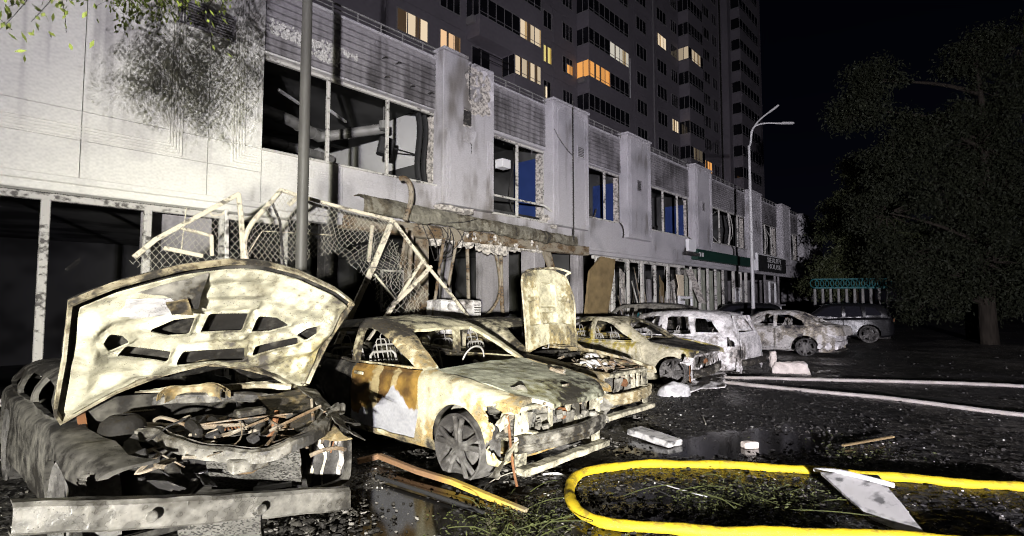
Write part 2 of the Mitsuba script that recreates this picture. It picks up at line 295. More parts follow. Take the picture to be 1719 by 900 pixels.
# pilasters with ribbed margins
for i, (a, b) in enumerate(PIL):
    w = b - a; body = mf(cbx(a, b, -.1, .25, ZB + .46 if i not in (0,) else ZB + .5, 7.40, .015))
    if i == 0:
        body = body - m3.Manifold.hull_points(np.array([[a + .62, .05, 5.78], [a + .9, .05, 5.80], [a + .64, .05, 6.22], [a + .93, .05, 6.18], [a + .6, .4, 5.76], [a + .93, .4, 5.8], [a + .62, .4, 6.24], [a + .95, .4, 6.2]]))
        for k in range(26):
            q = np.random.default_rng(k); body = body - mf(place(chunk(.16, k, 1, 1), [a + w * (.45 + .5 * q.random()) , .25, 7.32 - 1.0 * q.random() ** 1.6 - .25 * q.random()], q.random() * 6))
        for k in range(10):
            q = np.random.default_rng(90 + k); body = body - mf(place(chunk(.13, k, 1, 1), [a + w * (.42 + .38 * q.random()), .26, 6.3 + .25 * q.random()], q.random() * 6))
        bo('hole', bx(a + .64, a + .90, .205, .222, 5.84, 6.18), 'soot')
    bo('masonry_core', wob(bx(a + .2, b - .06, -.08, .175, 5.3, 7.3).subdivide().subdivide().subdivide().subdivide(), .035, 9), 'torn_render')
    bo('pilaster', body, 'plaster')
    rb = []
    for s in (a + .06, a + .14, a + .22, b - .06, b - .14, b - .22):
        rb.append(bx(s - .014, s + .014, .251, .268, 3.98, 7.30 if i else 5.6))
    if i: rb += [bx(a + .235, b - .235, .251, .266, z, z + .026) for z in (7.28, 7.2, 7.12)]
    for r_ in rb: bo('pilaster_rib', r_, 'plaster')
    bo('pilaster_cap', cbx(a - .03, b + .03, -.12, .30, 7.402, 7.47, .015), 'plaster') if i else bo('pilaster_cap', cbx(a - .03, a + .75, -.12, .30, 7.402, 7.47, .015), 'plaster')
# nested relief lines of the left wall
def nest(s0, s1, z0, z1, n, st, side):
    r = []
    for k in range(n):
        q = k * st
        if 'l' in side: r.append(bx(s0 + q - .008, s0 + q + .008, .001, .024, z0 + q, z1))
        if 'r' in side: r.append(bx(s1 - q - .008, s1 - q + .008, .001, .024, z0 + q, z1))
        r.append(bx(s0 + (q if 'l' in side else 0), s1 - (q if 'r' in side else 0), .001, .023, z0 + q - .008, z0 + q + .008))
    bo('relief_line', cat_(r), 'plaster')
nest(-16.6, -13.68, 3.93, 7.5, 5, .042, 'r'); nest(-12.93, -12.46, 4.0, 7.5, 5, .045, 'l'); nest(-20.5, -17.0, 3.93, 7.5, 5, .042, 'lr')
for k in range(4): bo('relief_line', bx(-12.4, -8.6, .001, .014, 3.98 + k * .045 + .0, 3.996 + k * .045), 'plaster')
for (a, b) in ((-6.9, -4.5), (-2.6, -.3), (1.4, 5.3), (7.1, 12.3), (14.1, 17.9)):
    bo('relief_line', cat_([bx(a, b, .001, .012, z, z + .014) for z in (3.62, 3.68, 3.74)]), 'plaster')
# lower ledge under the band
def ledge(a, b):
    bo('ledge', cat_([cbx(a, b, -.2, .06, 3.28, 3.375, .01), cbx(a, b, -.2, .03, 3.16, 3.277, .01)]), 'plaster')
ledge(-22, -10.9); ledge(-2.4, 28)
# vent grilles
def grille(s, z, w, h, n, parent=B, tilt=0, o=0.0, sooty=True):
    fr = [cbx(s - w / 2 - .03, s + w / 2 + .03, o + .001, o + .03, z + e * h / 2 - .018, z + e * h / 2 + .018, .006) for e in (-1, 1)] + [cbx(s + e * (w / 2 + .012) - .018, s + e * (w / 2 + .012) + .018, o + .001, o + .029, z - h / 2, z + h / 2, .006) for e in (-1, 1)]
    sl = []
    for k in range(n):
        q = bx(s - w / 2, s + w / 2, -.012, .012, -.0025, .0025); q.apply_transform(trimesh.transformations.rotation_matrix(.7, [1, 0, 0])); q.vertices += [0, o + .015, z - h / 2 + (k + .5) * h / n]; sl.append(q)
    g = bo('vent_grille', cat_(fr), 'siding' if sooty else 'plaster')
    bo('louvre', cat_(sl), 'siding' if sooty else 'plaster', g); bo('vent_duct', bx(s - w / 2, s + w / 2, o - .03, o + .004, z - h / 2, z + h / 2), 'soot', g)
grille(*wp(370, 42), .42, .40, 9); grille(*wp(329, 25), .42, .40, 9); grille(*wp(975, 256, .25), .34, .34, 7, o=.25, sooty=False)
for i in (2, 3, 4): grille(PIL[i][0] + .8, 5.72, .26, .34, 6, o=.25)
# grille knocked out of its hole and hanging by its cable
g = bo('hanging_vent_grille', place(cat_([cbx(-.17, .17, -.02, .02, -.17, .17, .008)] + [bx(-.14 + .035 * k - .006, -.14 + .035 * k + .006, .02, .03, -.14, .14) for k in range(9)]), [PIL[0][0] + .80, .29, 5.55], 0, .12, -.25), 'plaster')
bo('cable', tube(spl([[PIL[0][0] + .8, .28, 7.3], [PIL[0][0] + .79, .272, 6.9], [PIL[0][0] + .8, .275, 6.45]], 12), .012, 6), 'black_plastic', g)
bo('cable', tube(spl([[PIL[0][0] + .8, .3, 5.4], [PIL[0][0] + .84, .3, 5.3], [PIL[0][0] + .83, .31, 5.15]], 8), .007, 5), 'black_plastic', g)
# drainpipe and cable on the second pilaster
bo('drainpipe', tube([[PIL[1][0] + .92, .285, 3.4], [PIL[1][0] + .92, .285, 7.6]], .022, 8), 'soot')
bo('cable', tube(spl([[PIL[1][0] + .02, .27, 6.55], [PIL[1][0] + .5, .28, 6.15], [PIL[1][0] + .9, .3, 5.95]], 14), .009, 5), 'soot')
# patch of adhesive daubs where the facing fell off
daub = []
def on_patch(s, z):
    t = (s + 12.36) / 1.75; top = 6.72 - .06 * t; bot = 6.42 - .17 * smooth01((t - .25) / .3) if t < .78 else 6.52
    return 0 < t < 1 and bot < z < top - .05
smooth01 = lambda x: float(np.clip(x, 0, 1))
for k in range(900):
    s, z = rng.uniform(-12.36, -10.6), rng.uniform(6.2, 6.75)
    if on_patch(s, z) : daub.append(place(chunk(rng.uniform(.018, .045), k, 1, .5), [s, -.03, z], rng.uniform(0, 6), rng.uniform(0, 6), rng.uniform(0, 6)))
mat('mortar', mikit.proc(lambda p, n, uv: mix((.56, .55, .52), (.3, .3, .29), noise(*P3(p, 30)))), .9, .2)
tag(bo('mortar_daubs', cat_(daub), 'mortar'), 'crumbled mortar daubs where the facing has fallen off', kind='stuff')
for k in range(14):      # bolts left in the planks
    s, z = rng.uniform(-10.2, -8.7), rng.choice([6.35, 6.75]); 
    if k < 6: bo('bracket', tube([[s, -.03, z], [s + .02, .06, z + .03], [s + .07, .07, z + .03]], .012, 5), 'soot')
# upper windows: frames, mullions, what is left of the panes
def shards(a, b, z0, z1, seed, o):
    q = np.random.default_rng(seed); out = []
    for e in range(6):
        if q.random() < .55: continue
        side = q.integers(0, 4); t = q.random()
        if side < 2: z = z0 if side == 0 else z1; s = a + (b - a) * t; d = (1 if side == 0 else -1) * q.uniform(.05, .28); P = [(s, z), (s + q.uniform(.08, .3), z), (s + q.uniform(-.05, .2), z + d)]
        else: s = a if side == 2 else b; z = z0 + (z1 - z0) * t; d = (1 if side == 2 else -1) * q.uniform(.05, .2); P = [(s, z), (s, z + q.uniform(.1, .5)), (s + d, z + q.uniform(0, .4))]
        g = Polygon(P).intersection(sbox(a, z0, b, z1))
        if g.area > .002 and g.geom_type == 'Polygon': out.append(prism(g, o, o + .005))
    return cat_(out) if out else None
for wi, (a, b, z0, z1, n, mu) in enumerate(WIN):
    f = .055; fr = [cbx(a, b, -.20, -.12, z0, z0 + f, .008), cbx(a, b, -.20, -.12, z1 - f, z1, .008), cbx(a, a + f, -.199, -.121, z0 + f, z1 - f, .008), cbx(b - f, b, -.199, -.121, z0 + f, z1 - f, .008)]
    W = bo('window', cat_(fr), 'window_frame')
    for k, m_ in enumerate(mu):
        sw = .0 if wi < 4 else rng.uniform(-.25, .25)
        q = np.array([[a + m_, -.16, z0 + f], [a + m_ + sw * .6, -.16 + abs(sw) * .3, (z0 + z1) / 2], [a + m_ + sw * .2, -.16, z1 - f]])
        bo('mullion', cat_([bar(q[0], q[1], .055, .07, (0, 1, 0), .006), bar(q[1], q[2], .055, .07, (0, 1, 0), .006)]) if wi >= 4 else cbx(a + m_ - .03, a + m_ + .03, -.198, -.122, z0 + f, z1 - f, .008), 'window_frame', W)
    e = [a] + [a + m_ for m_ in mu] + [b]
    for k in range(n):
        sh = shards(e[k] + .05, e[k + 1] - .05, z0 + f, z1 - f, 31 * wi + k, -.163)
        if sh is not None: bo('broken_pane', sh, 'pane_glass', W)
    bo('sill', cbx(a - .04, b + .04, -.12, .05, z0 - .035, z0 - .002, .008), 'window_frame', W)
    bo('reveal', cat_([bx(b - .006, b - .001, -.5, -.205, z0, z1)]), 'torn_render', W)
    if wi > 1 and wi < 6:     # bent flashing hanging under the sill
        s = a + rng.uniform(.3, .8) * (b - a)
        bo('bent_flashing', tube(spl([[s, .03, z0], [s + .12, .1, z0 - .12], [s + .16, .12, z0 - .3], [s + .22, .06, z0 - .5]], 10), .045, 6, flat=.25), 'soot', W)
# broken transom and torn corner of the second window
a, b, z0, z1 = WIN[1][:4]
bo('transom', cat_([bar([a, -.1, z0 + .48], [a + 1.1, -.06, z0 + .47], .05, .05, c=.005), bar([a + 1.1, -.06, z0 + .47], [b - .4, .12, z0 + .42], .05, .05, c=.005), bar([b - .4, .12, z0 + .42], [b + .05, .2, z0 + .2], .05, .05, c=.005)]), 'window_frame')
bo('torn_corner', cat_([place(crumple([0, 0, 0], [.5, .05, .02], [.45, .1, .22], [.05, .05, .2], 8, 8, .06, 5, .02, 4), [b - .45, -.02, z0 - .05]), place(chunk(.13, 5, 2, .8), [b - .05, .05, z0 + .1]), place(chunk(.10, 6, 2, .8), [b + .05, .1, z0 - .1])]), 'torn_render')
bo('torn_edge', wob(cbx(PIL[0][0] - .05, PIL[0][0] + .9, .0, .3, 3.72, 3.84, .02).subdivide().subdivide().subdivide(), .05, 6), 'torn_render')
bo('torn_edge', cat_([place(chunk(.09 * rng.uniform(.5, 1.2), 60 + k, 2, 1), [WIN[0][1] - .02 + rng.uniform(0, .03), -.2, z]) for k, z in enumerate(np.linspace(4.4, 5.9, 16))]), 'torn_render')

# rooms behind the windows
bo('upper_ceiling', bx(S0, S1, -9.5, -TH - .13, 6.35, 6.6), 'charred_room'); bo('upper_floor', bx(S0, S1, -9.5, -TH - .13, 3.65, 4.1), 'charred_room')
bo('back_wall', bx(S0, S1, -9.7, -9.5, 0, 6.6), 'charred_room')
w = WIN[0]; bo('partition_wall', bx(w[1] + .12, w[1] + .3, -7.0, -1.0, 5.02, 6.349), 'white_room'); bo('partition_wall', bx(w[1] + .1, w[1] + .3, -9.5, -.37, 4.1, 5.018), 'charred_room')
bo('partition_wall', bx(w[1] + .121, w[1] + .3, -9.49, -7.0, 5.02, 6.349), 'charred_room')
bo('beam', bx(w[0], w[1] + .1, -4.4, -4.1, 6.02, 6.348), 'charred_room')
for wi in (1, 2, 3):
    w = WIN[wi]; bo('partition_wall', bx(w[1] + .06, w[1] + .2, -9.5, -.37, 4.1, 6.349), 'charred_room'); bo('blue_wall_panel', bx(w[1] - .0, w[1] + .055, -1.35, -.40, 4.12, 5.85), 'blue_panel')
for wi in (4, 5, 6): w = WIN[wi]; bo('partition_wall', bx(w[1] + .06, w[1] + .2, -9.5, -.37, 4.1, 6.349), 'charred_room')
def duct(p, r=.16, k=14):
    p = np.asarray(p, float); m = [tube(p, r, k)]
    for i in range(len(p) - 1):
        n = int(np.linalg.norm(p[i + 1] - p[i]) / .45)
        for t in (np.arange(n) + .5) / max(n, 1): c = p[i] + (p[i + 1] - p[i]) * t; d = (p[i + 1] - p[i]) / np.linalg.norm(p[i + 1] - p[i]) * .012; m.append(tube([c - d, c + d], r + .012, k))
    return cat_(m)
bo('ventilation_duct', duct([[-13.5, -1.5, 5.78], [-10.9, -2.2, 5.7], [-10.0, -2.6, 5.62]], .13), 'galvanised', smooth=35)
bo('ventilation_duct', duct([[-10.0, -2.6, 5.62], [-8.9, -1.5, 5.86]], .12), 'galvanised', smooth=35)
bo('ventilation_duct', duct([[-13.0, -3.6, 5.55], [-10.6, -3.4, 5.5], [-8.6, -4.5, 5.7]], .11), 'galvanised', smooth=35)
bo('ceiling_lamp', cat_([tube([[-9.15, -1.2, 5.72], [-9.15, -1.2, 5.9]], .11, 14), bar([-9.15, -1.2, 5.9], [-9.15, -1.2, 6.35], .02)]), 'galvanised')
for q in ((-11.6, -1.3), (-10.3, -1.6)): bo('ceiling_channel', bar([q[0], q[1], 5.95], [q[0] + .7, q[1] - .5, 5.98], .05), 'white_room')
bo('speaker', place(cat_([cbx(-.17, .17, -.14, .14, -.2, .2, .03)]), [-9.3, -.9, 5.2], .5, .2, .1), 'black_plastic'); bo('speaker_bracket', cat_([bar([-9.15, -.9, 5.22], [-8.3, -.9, 5.2], .03), bar([-8.32, -.9, 5.05], [-8.32, -.9, 5.4], .06)]), 'black_plastic')
for s, r in ((-8.78, .09), (-8.6, .075)): bo('hanging_curtain', tube(spl([[s, -.4, 6.0], [s + .03, -.36, 5.6], [s, -.38, 5.1], [s + .04, -.36, 4.4]], 16), r, 9, flat=.5), 'black_plastic', smooth=40)
bo('ventilation_duct', duct([[-7.0, -2.0, 5.5], [-4.5, -2.6, 5.6]], .13), 'galvanised', smooth=35)
bo('air_handler', cbx(-5.9, -5.3, -1.8, -1.3, 5.55, 5.85, .02), 'galvanised')
bo('hanging_cable', tube(spl([[-5.2, -.7, 6.3], [-5.15, -.7, 5.4], [-5.3, -.68, 4.9], [-5.1, -.7, 4.2]], 20), .015, 5), 'soot')
bo('white_box', cbx(-5.35, -5.0, -1.2, -.9, 5.5, 5.75, .01), 'white_paint')
for wi in (2, 3, 4, 5):
    a, b, z0, z1 = WIN[wi][:4]
    for k in range(4 if wi > 3 else 3):
        s = rng.uniform(a + .2, b - .3); bo('charred_furniture', place(cat_([chunk(.22, wi * 9 + k, 2, 1.2), bar([0, 0, -.3], [.2, .1, .5], .04), bar([.1, 0, 0], [-.3, .1, .4], .03)]), [s, -.8 - rng.random(), z0 + .1]), 'soot')
    for k in range(2 if wi > 3 else 0): bo('bent_blind', tube(spl([[a + (b - a) * rng.random(), -.3, z1], [a + (b - a) * rng.random(), -.25, (z0 + z1) / 2], [a + (b - a) * rng.random(), -.3, z0]], 10), .025, 5, flat=.3), 'window_frame')

# ---------------- ground floor: gutted middle section, storefronts left and right
bo('lower_slab', bx(S0, S1, -9.5, -TH, 3.32, 3.36), 'charred_room')
for s, w_, o, m_ in ((-8.62, .42, -.6, 'burnt_steel'), (-6.85, .26, -1.6, 'siding'), (-4.55, .5, -.45, 'siding'), (-2.6, .3, -.3, 'siding'), (-10.9, .3, -.5, 'soot'), (-6.3, .35, -4, 'soot'), (-9.8, .4, -4, 'soot')):
    bo('column', wob(cbx(s - w_ / 2, s + w_ / 2, o - w_ / 2, o + w_ / 2, 0, 3.31, .02).subdivide().subdivide().subdivide().subdivide(), .018, 7, 3), m_)
arch = Polygon([(-5.9, 0), (-4.75, 0), (-4.75, 3.2), (-5.9, 3.05)]); bo('torn_wall', wob(prism(arch, -1.4, -1.2).subdivide().subdivide().subdivide(), .02, 5), 'siding')
bo('torn_wall', wob(prism(Polygon([(-7.9, 0), (-6.95, 0), (-6.95, 1.35), (-7.9, 1.4)]), -2.0, -1.85).subdivide().subdivide(), .02, 5), 'siding')
bo('room_window', cat_([bx(-7.8, -7.0, -3.2, -3.15, 1.4, 1.46), bx(-7.8, -7.0, -3.2, -3.15, 2.5, 2.56), bx(-7.8, -7.74, -3.2, -3.15, 1.4, 2.5), bx(-7.05, -7.0, -3.2, -3.15, 1.4, 2.5)]), 'window_frame')
# torn plaster fringe of the slab edge
fr = []
for k in range(120):
    s = rng.uniform(-8.5, -4.6); fr.append(place(chunk(rng.uniform(.05, .16), 200 + k, 2, 1), [s, -.12 + rng.uniform(-.06, .08), 3.28 - rng.random() ** 2 * .28 * (1 if s < -6 else .6)], rng.uniform(0, 6), rng.uniform(0, 6)))
tag(bo('torn_fringe', cat_(fr), 'torn_render'), 'ragged edge of torn render', kind='stuff')
P = []; q = np.random.default_rng(77); jag = np.cumsum(q.normal(size=130)) * .012; jag -= np.linspace(jag[0], jag[-1], 130); nz = lambda t, k: meshkit.fbm(np.array([t * 30, k * 1.7, 3.0]), 3) - .5
for i, t in enumerate(np.linspace(0, 1, 130)):
    prof = [(.0, .17), (.16, .185), (.30, .15), (.37, .05), (.385, -.05), (.37, -.15 - abs(jag[i]) + .10 * nz(t, 9)), (.33, -.17 - abs(jag[i]) + .10 * nz(t, 9))]
    P.append([[-10.65 + 7.3 * t + .02 * nz(t, 5), o * (1 - .25 * t) + .09 * nz(t, k), 3.58 - .12 * t + z * (1 - .3 * t) + .08 * nz(t, k + 20)] for k, (o, z) in enumerate(prof)])
mat('burnt_canopy', mikit.proc(burnt((.17, .16, .13), (.14, .105, .06), (.03, .028, .025), .53, .54, 61)), .8, .2, rough_b)
bo('scorched_canopy_edge', thick(P, .012), 'burnt_canopy')
bo('charred_fascia', wob(cbx(-10.9, -2.4, -.2, .05, 3.1, 3.375, .01).subdivide().subdivide().subdivide().subdivide().subdivide(), .025, 8), 'burnt_steel')
ps = [wl(u, v, .45) for u, v in ((672, 300), (684, 303), (690, 318), (688, 345), (680, 370))]
obj('bent_pipe', tube(spl(ps, 20), .055, 8), 'burnt_steel', B, smooth=40)
for q in range(9):
    s = rng.uniform(-9.2, -7.8); bo('hanging_wire', tube(spl([[s, .15, 3.35], [s + rng.uniform(-.2, .2), .2, 3.05], [-8.55 + rng.uniform(-.1, .1), .0, 2.6]], 10), .01, 4), 'soot')
bo('hanging_wire', tube(spl([[-8.8, .3, 3.4], [-8.0, .4, 3.5], [-7.6, .35, 3.62]], 10), .01, 4), 'soot')
for pts, r in (([[-6.35, -.3, 3.2], [-6.2, -.25, 2.5], [-6.3, -.2, 1.7], [-6.8, -.2, 1.3], [-7.4, -.1, 1.15]], .035), ([[-7.1, -.5, 3.2], [-7.05, -.5, 2.0], [-7.0, -.5, .6]], .045), ([[-8.0, .1, 3.1], [-8.35, .2, 2.0]], .035), ([[-9.3, .1, 3.1], [-9.45, .2, 1.9]], .05), ([[-5.85, -.5, 3.1], [-5.8, -.5, 1.6], [-5.6, -.3, .3]], .055)):
    bo('hanging_bar', tube(spl(pts, 14), r, 6), 'burnt_steel')
bo('charred_board', wob(prism(Polygon([(-2.9, 1.0), (-1.85, .6), (-1.3, 2.2), (-1.1, 3.05), (-1.9, 3.1), (-2.6, 2.6)]), .12, .2).subdivide().subdivide().subdivide(), .02, 4), 'board_brown')
bo('hanging_strip', cat_([crumple([-4.6, -.1, 3.1], [-4.2, -.1, 3.1], [-3.9, .3, 1.5], [-4.2, .3, 1.5], 14, 8, .08, 4, .02, 7)]), 'burnt_steel')
# rubble heap inside
rb = []
for k in range(420):
    s = rng.uniform(-12.5, -2.4); o = rng.uniform(-3.5, .7); h = .5 * math.exp(-((o + .6) / 1.2) ** 2)
    m_ = chunk(rng.uniform(.05, .22), k, 1, .7) if rng.random() < .6 else cbx(-.3, .3, -.02, .02, -.06, .06, .005)
    rb.append(place(m_, [s, o, rng.uniform(0, h + .1)], rng.uniform(0, 6), rng.uniform(-.6, .6), rng.uniform(-.6, .6)))
tag(bo('rubble_heap', cat_(rb), 'burnt_steel'), kind='stuff')
# left storefront
for s in (-16.2, -15.2, -14.02, -12.95, -11.9): bo('storefront_post', cbx(s - .05, s + .05, -.3, -.2, 0, 3.15, .01), 'window_frame')
bo('storefront_rail', cat_([cbx(-22, -11.9, -.299, -.201, 3.06, 3.157, .01), cbx(-22, -11.9, -.298, -.202, .35, .45, .01)]), 'window_frame')
for s0, s1 in ((-15.15, -14.08), (-13.96, -13.0)):
    bo('broken_pane', prism(Polygon([(s0, .45), (s1, .45), (s1, 1.5), (s0 + .5, 1.2), (s0 + .3, 2.6), (s0, 3.0)]), -.255, -.249), 'pane_glass')
bo('fallen_board', cat_([bar([-13.8, -.1, 2.2], [-12.6, .3, 2.35], .12, .03), bar([-13.5, .1, 1.9], [-12.4, .2, 1.75], .1, .03), bar([-12.55, -.2, 2.4], [-12.5, .1, 1.0], .08, .04)]), 'torn_render')
bo('window_blind', bx(-14.0, -12.98, -.7, -.66, 2.5, 3.1), 'siding')
# right storefront: leaning frames and torn panels
for k, s in enumerate(np.arange(-1.7, 4.6, 1.02)):
    ln = rng.uniform(-.05, .05); PW = .17 if k % 2 else .10
    bo('storefront_post', cat_([bar([s, -.15, .0], [s + ln, -.15, 3.15], PW, .08, (0, 1, 0), .008), bar([s + .16, -.20, .0], [s + .16 + ln * 2, -.2, 3.1], .05, .05, (0, 1, 0), .006)]), 'window_frame')
    bo('torn_panel', crumple([s + .25, -.6, .3], [s + .85, -.6, .3], [s + .85 + ln, -.65, 2.2 + rng.random() * .8], [s + .25 + ln, -.65, 2.4 + rng.random() * .5], 10, 12, .06, 3, .02, k), ('siding', 'board_brown', 'torn_render', 'charred_room')[k % 4])
    for j in range(3):
        s2 = s + rng.uniform(.2, .9); bo('leaning_bar', bar([s2, -.05 + rng.uniform(-.2, .2), .3 + rng.random() * .6], [s2 + rng.uniform(-.5, .5), -.25, 1.6 + 1.4 * rng.random()], rng.uniform(.02, .07), .02), ('window_frame', 'siding', 'burnt_steel')[j])
    bo('broken_pane', prism(Polygon([(s + .2, .3), (s + .9, .3), (s + .95, 1.4 + rng.random()), (s + .6, .9 + rng.random()), (s + .4, 2.0 + rng.random()), (s + .2, 1.2)]), -.19, -.184), 'pane_glass')
    bo('broken_pane', prism(Polygon([(s + .2, 3.1), (s + .95, 3.1), (s + .8, 2.5 - .3 * rng.random()), (s + .5, 2.9), (s + .3, 2.2)]), -.19, -.184), 'pane_glass')
bo('storefront_rail', cbx(-1.9, 5.0, -.22, -.12, 3.05, 3.157, .01), 'window_frame')
bo('teal_panel', prism(Polygon([(.95, .8), (1.6, .7), (1.2, 1.6)]), -.3, -.28), 'teal')
bo('cream_panel', prism(Polygon([(4.1, 1.9), (4.7, 1.9), (4.7, 2.75), (4.05, 2.75), (4.25, 2.3)]), -.1, -.06), 'cream_board')
bo('door_frame', cat_([cbx(4.0, 4.12, -.02, .06, .0, 1.9, .01), cbx(4.0, 5.3, -.019, .059, 1.78, 1.88, .01), cbx(5.2, 5.3, -.02, .06, .3, 1.78, .01), cbx(4.3, 4.75, -.1, -.04, .1, 1.7, .01)]), 'white_paint')
for s in np.arange(5.6, 10.2, .92): bo('storefront_post', cbx(s - .05, s + .05, -.2, -.1, 0, 3.15, .01), 'window_frame')
for k, s in enumerate(np.arange(5.65, 10.1, .92)): bo('curtain', thick([[[s + t * .86, -.45 + .05 * math.sin(t * 26 + k), z] for z in np.linspace(.3, 3.1, 6)] for t in np.linspace(0, 1, 26)], .01), 'curtain_green')
bo('fallen_blind', bar([5.2, -.05, 3.0], [6.3, .05, 1.6], .3, .02), 'torn_render')
for s in (10.5, 11.5, 12.3): bo('storefront_post', cbx(s - .06, s + .06, -.15, -.02, 0, 3.15, .01), 'window_frame')
bo('shop_door', cat_([cbx(10.7, 10.78, -.12, -.05, 0, 2.2, .01), cbx(11.2, 11.28, -.12, -.05, 0, 2.2, .01), cbx(10.56, 11.44, -.121, -.049, 2.2, 2.32, .01)]), 'white_paint')
bo('poster', bx(10.6, 11.4, -.1, -.07, 2.36, 3.05), 'black_plastic')
for s in (13.6, 15.5, 17.4, 18.1): bo('storefront_post', cbx(s - .05, s + .05, -.15, -.05, 0, 3.3, .01), 'siding')
bo('shop_window', cat_([cbx(16.1, 16.2, -.1, .0, 1.6, 2.7, .01), cbx(17.2, 17.3, -.1, .0, 1.6, 2.7, .01), cbx(16.1, 17.3, -.101, -.001, 2.7, 2.8, .01)]), 'white_paint')
bo('planter_shelf', cat_([cbx(13.2, 18.2, .0, .25, 1.4, 1.5, .01)]), 'siding')
for k, s in enumerate(np.arange(13.0, 18.4, .42)): bo('white_slat', cbx(s - .06, s + .06, .1, .16, .1, 1.36 - .3 * (k % 3 == 0), .01), 'white_paint')
bo('interior_wall', bx(-2.3, -2.2, -9.5, -.3, 0, 3.32), 'charred_room'); bo('interior_wall', bx(10.2, 10.3, -9.5, -.3, 0, 3.32), 'charred_room')
bo('interior_floor', bx(S0, S1, -9.5, .0, -.2, .05), 'charred_room'); bo('end_wall', bx(S1 - .2, S1, -9.5, -TH - .12, 0, 7.2), 'siding'); bo('roof', bx(S0, S1, -14, -TH - .12, 6.61, 6.9), 'charred_room')
# shop signs
sg = bo('green_fascia_sign', cbx(5.3, 12.35, .02, .3, 3.42, 3.86, .015), 'green_sign')
t = text_m = meshkit.text_mesh('BANK', .14, .01, True); 
sg2 = bo('black_shop_sign', cbx(12.95, 18.1, .05, .35, 3.30, 4.12, .02), 'black_plastic')
bo('sign_frame', cat_([cbx(12.85, 12.95, .03, .37, 3.28, 4.2, .01), cbx(12.95, 18.1, .03, .36, 4.122, 4.17, .008)]), 'white_paint', sg2)
for row, (txt, z) in enumerate((('BEAUTY', 3.80), ('HOUSE', 3.46))):
    t = meshkit.text_mesh(txt, .26, .012); w_ = t.bounds[1][0]; v = t.vertices * [2.55 / w_, 1, 1]
    t.vertices = np.stack([14.55 + v[:, 0], .351 + v[:, 2], z + v[:, 1]], 1); t.invert(); bo('sign_letters', t, 'pale_letters', sg2)
bo('sign_symbol', cat_([cbx(5.42 + k * .3, 5.62 + k * .3, .301, .312, 3.55, 3.72, .004) for k in (0, 1)]), 'pale_letters', sg)
bo('white_light_box', cbx(4.55, 5.28, .1, .25, 3.72, 4.22, .02), 'white_paint'); bo('torn_bracket', cat_([bar([4.3, .2, 3.62], [5.3, .3, 3.6], .2, .12), bar([4.3, .2, 3.6], [4.6, .1, 3.9], .04)]), 'soot')
# ------------------------------------------------------------------ the apartment tower behind
TW = thing('apartment_tower', 'tall grey apartment tower with a few lit windows rising behind the low building', 'building')
TO = -17.5
def bt(name, mesh, m, parent=TW, **k): return bo(name, mesh, m, parent, **k)
FL = 3.0; ZW = 18.45        # sill of the reference floor; windows are 1.5 m high
EM = {'warm': (1.0, .64, .36), 'white': (1.0, .80, .55), 'yellow': (.95, .78, .26), 'orange': (.95, .42, .11), 'cool': (.8, .74, .62)}
mat('lit_curtain', (.5, .35, .2), .8, .2)
scene['sheer_pale'] = {'type': 'principledthin', 'base_color': rgb(.75, .62, .42), 'roughness': .8, 'diff_trans': 1.5}
scene['sheer'] = {'type': 'twosided', 'bsdf': {'type': 'diffuse', 'reflectance': rgb(.45, .3, .16)}}
rl = random.Random(4)
def lit(mesh, parent, kind, gain=1.0):
    k = key_of('lit_pane', parent); gain = gain * rl.uniform(.68, 1.08); scene[k] = mikit.ply(to_b(tm(mesh)), 'black_plastic', emitter={'type': 'area', 'radiance': rgb(*[c * gain for c in EM[kind]]), 'sampling_weight': .008})
    if rl.random() < .75:
        (x0, y0, z0), (x1, y1, z1) = tm(mesh).bounds; w_ = (x1 - x0) * rl.uniform(.15, .45)
        if w_ > .05: a_ = x0 if rl.random() < .5 else x1 - w_; obj('curtain', to_b(thick([[[a_ + w_ * t, y1 + .012 + .006 * math.sin(t * 22), z] for z in (z0, z1)] for t in np.linspace(0, 1, 16)], .003)), rl.choice(['sheer', 'sheer_pale']), parent)
    return k
def window(s0, s1, z0, o, n, lit_kind=None, h=1.5, gain=1.0, dark_first=0, curtain=None, side=False):
    f = .06; g = lambda s_, a, b, c_, d_: cbx(s_ + a, s_ + b, o + c_, o + d_, 0, 0)
    fr = [bx(s0, s1, o + .003, o + .05, z0, z0 + f), bx(s0, s1, o + .003, o + .05, z0 + h - f, z0 + h)]
    for k in range(n + 1): s = s0 + (s1 - s0) * k / n; s = min(max(s, s0 + f / 2), s1 - f / 2); fr.append(bx(s - f / 2, s + f / 2, o + .0035, o + .045, z0 + f, z0 + h - f))
    fr.append(bx(s0, s1, o + .05, o + .12, z0 - .05, z0))
    w = bt('window', cat_(fr), 'tower_frame')
    e = [s0 + (s1 - s0) * k / n for k in range(n + 1)]
    for k in range(n):
        q = bx(e[k] + f / 2, e[k + 1] - f / 2, o + .004, o + .016, z0 + f, z0 + h - f)
        if lit_kind and k >= dark_first: lit(q, w, lit_kind, gain)
        else: obj('pane', to_b(q), 'dark_glass', w)
    if curtain is not None:
        for c0, c1 in curtain: a = s0 + (s1 - s0) * c0; b = s0 + (s1 - s0) * c1; obj('curtain', to_b(thick([[[a + (b - a) * t, o + .022 + .006 * math.sin(t * 30), z] for z in (z0 + f, z0 + h - f)] for t in np.linspace(0, 1, 30)], .004)), 'sheer', w)
    return w
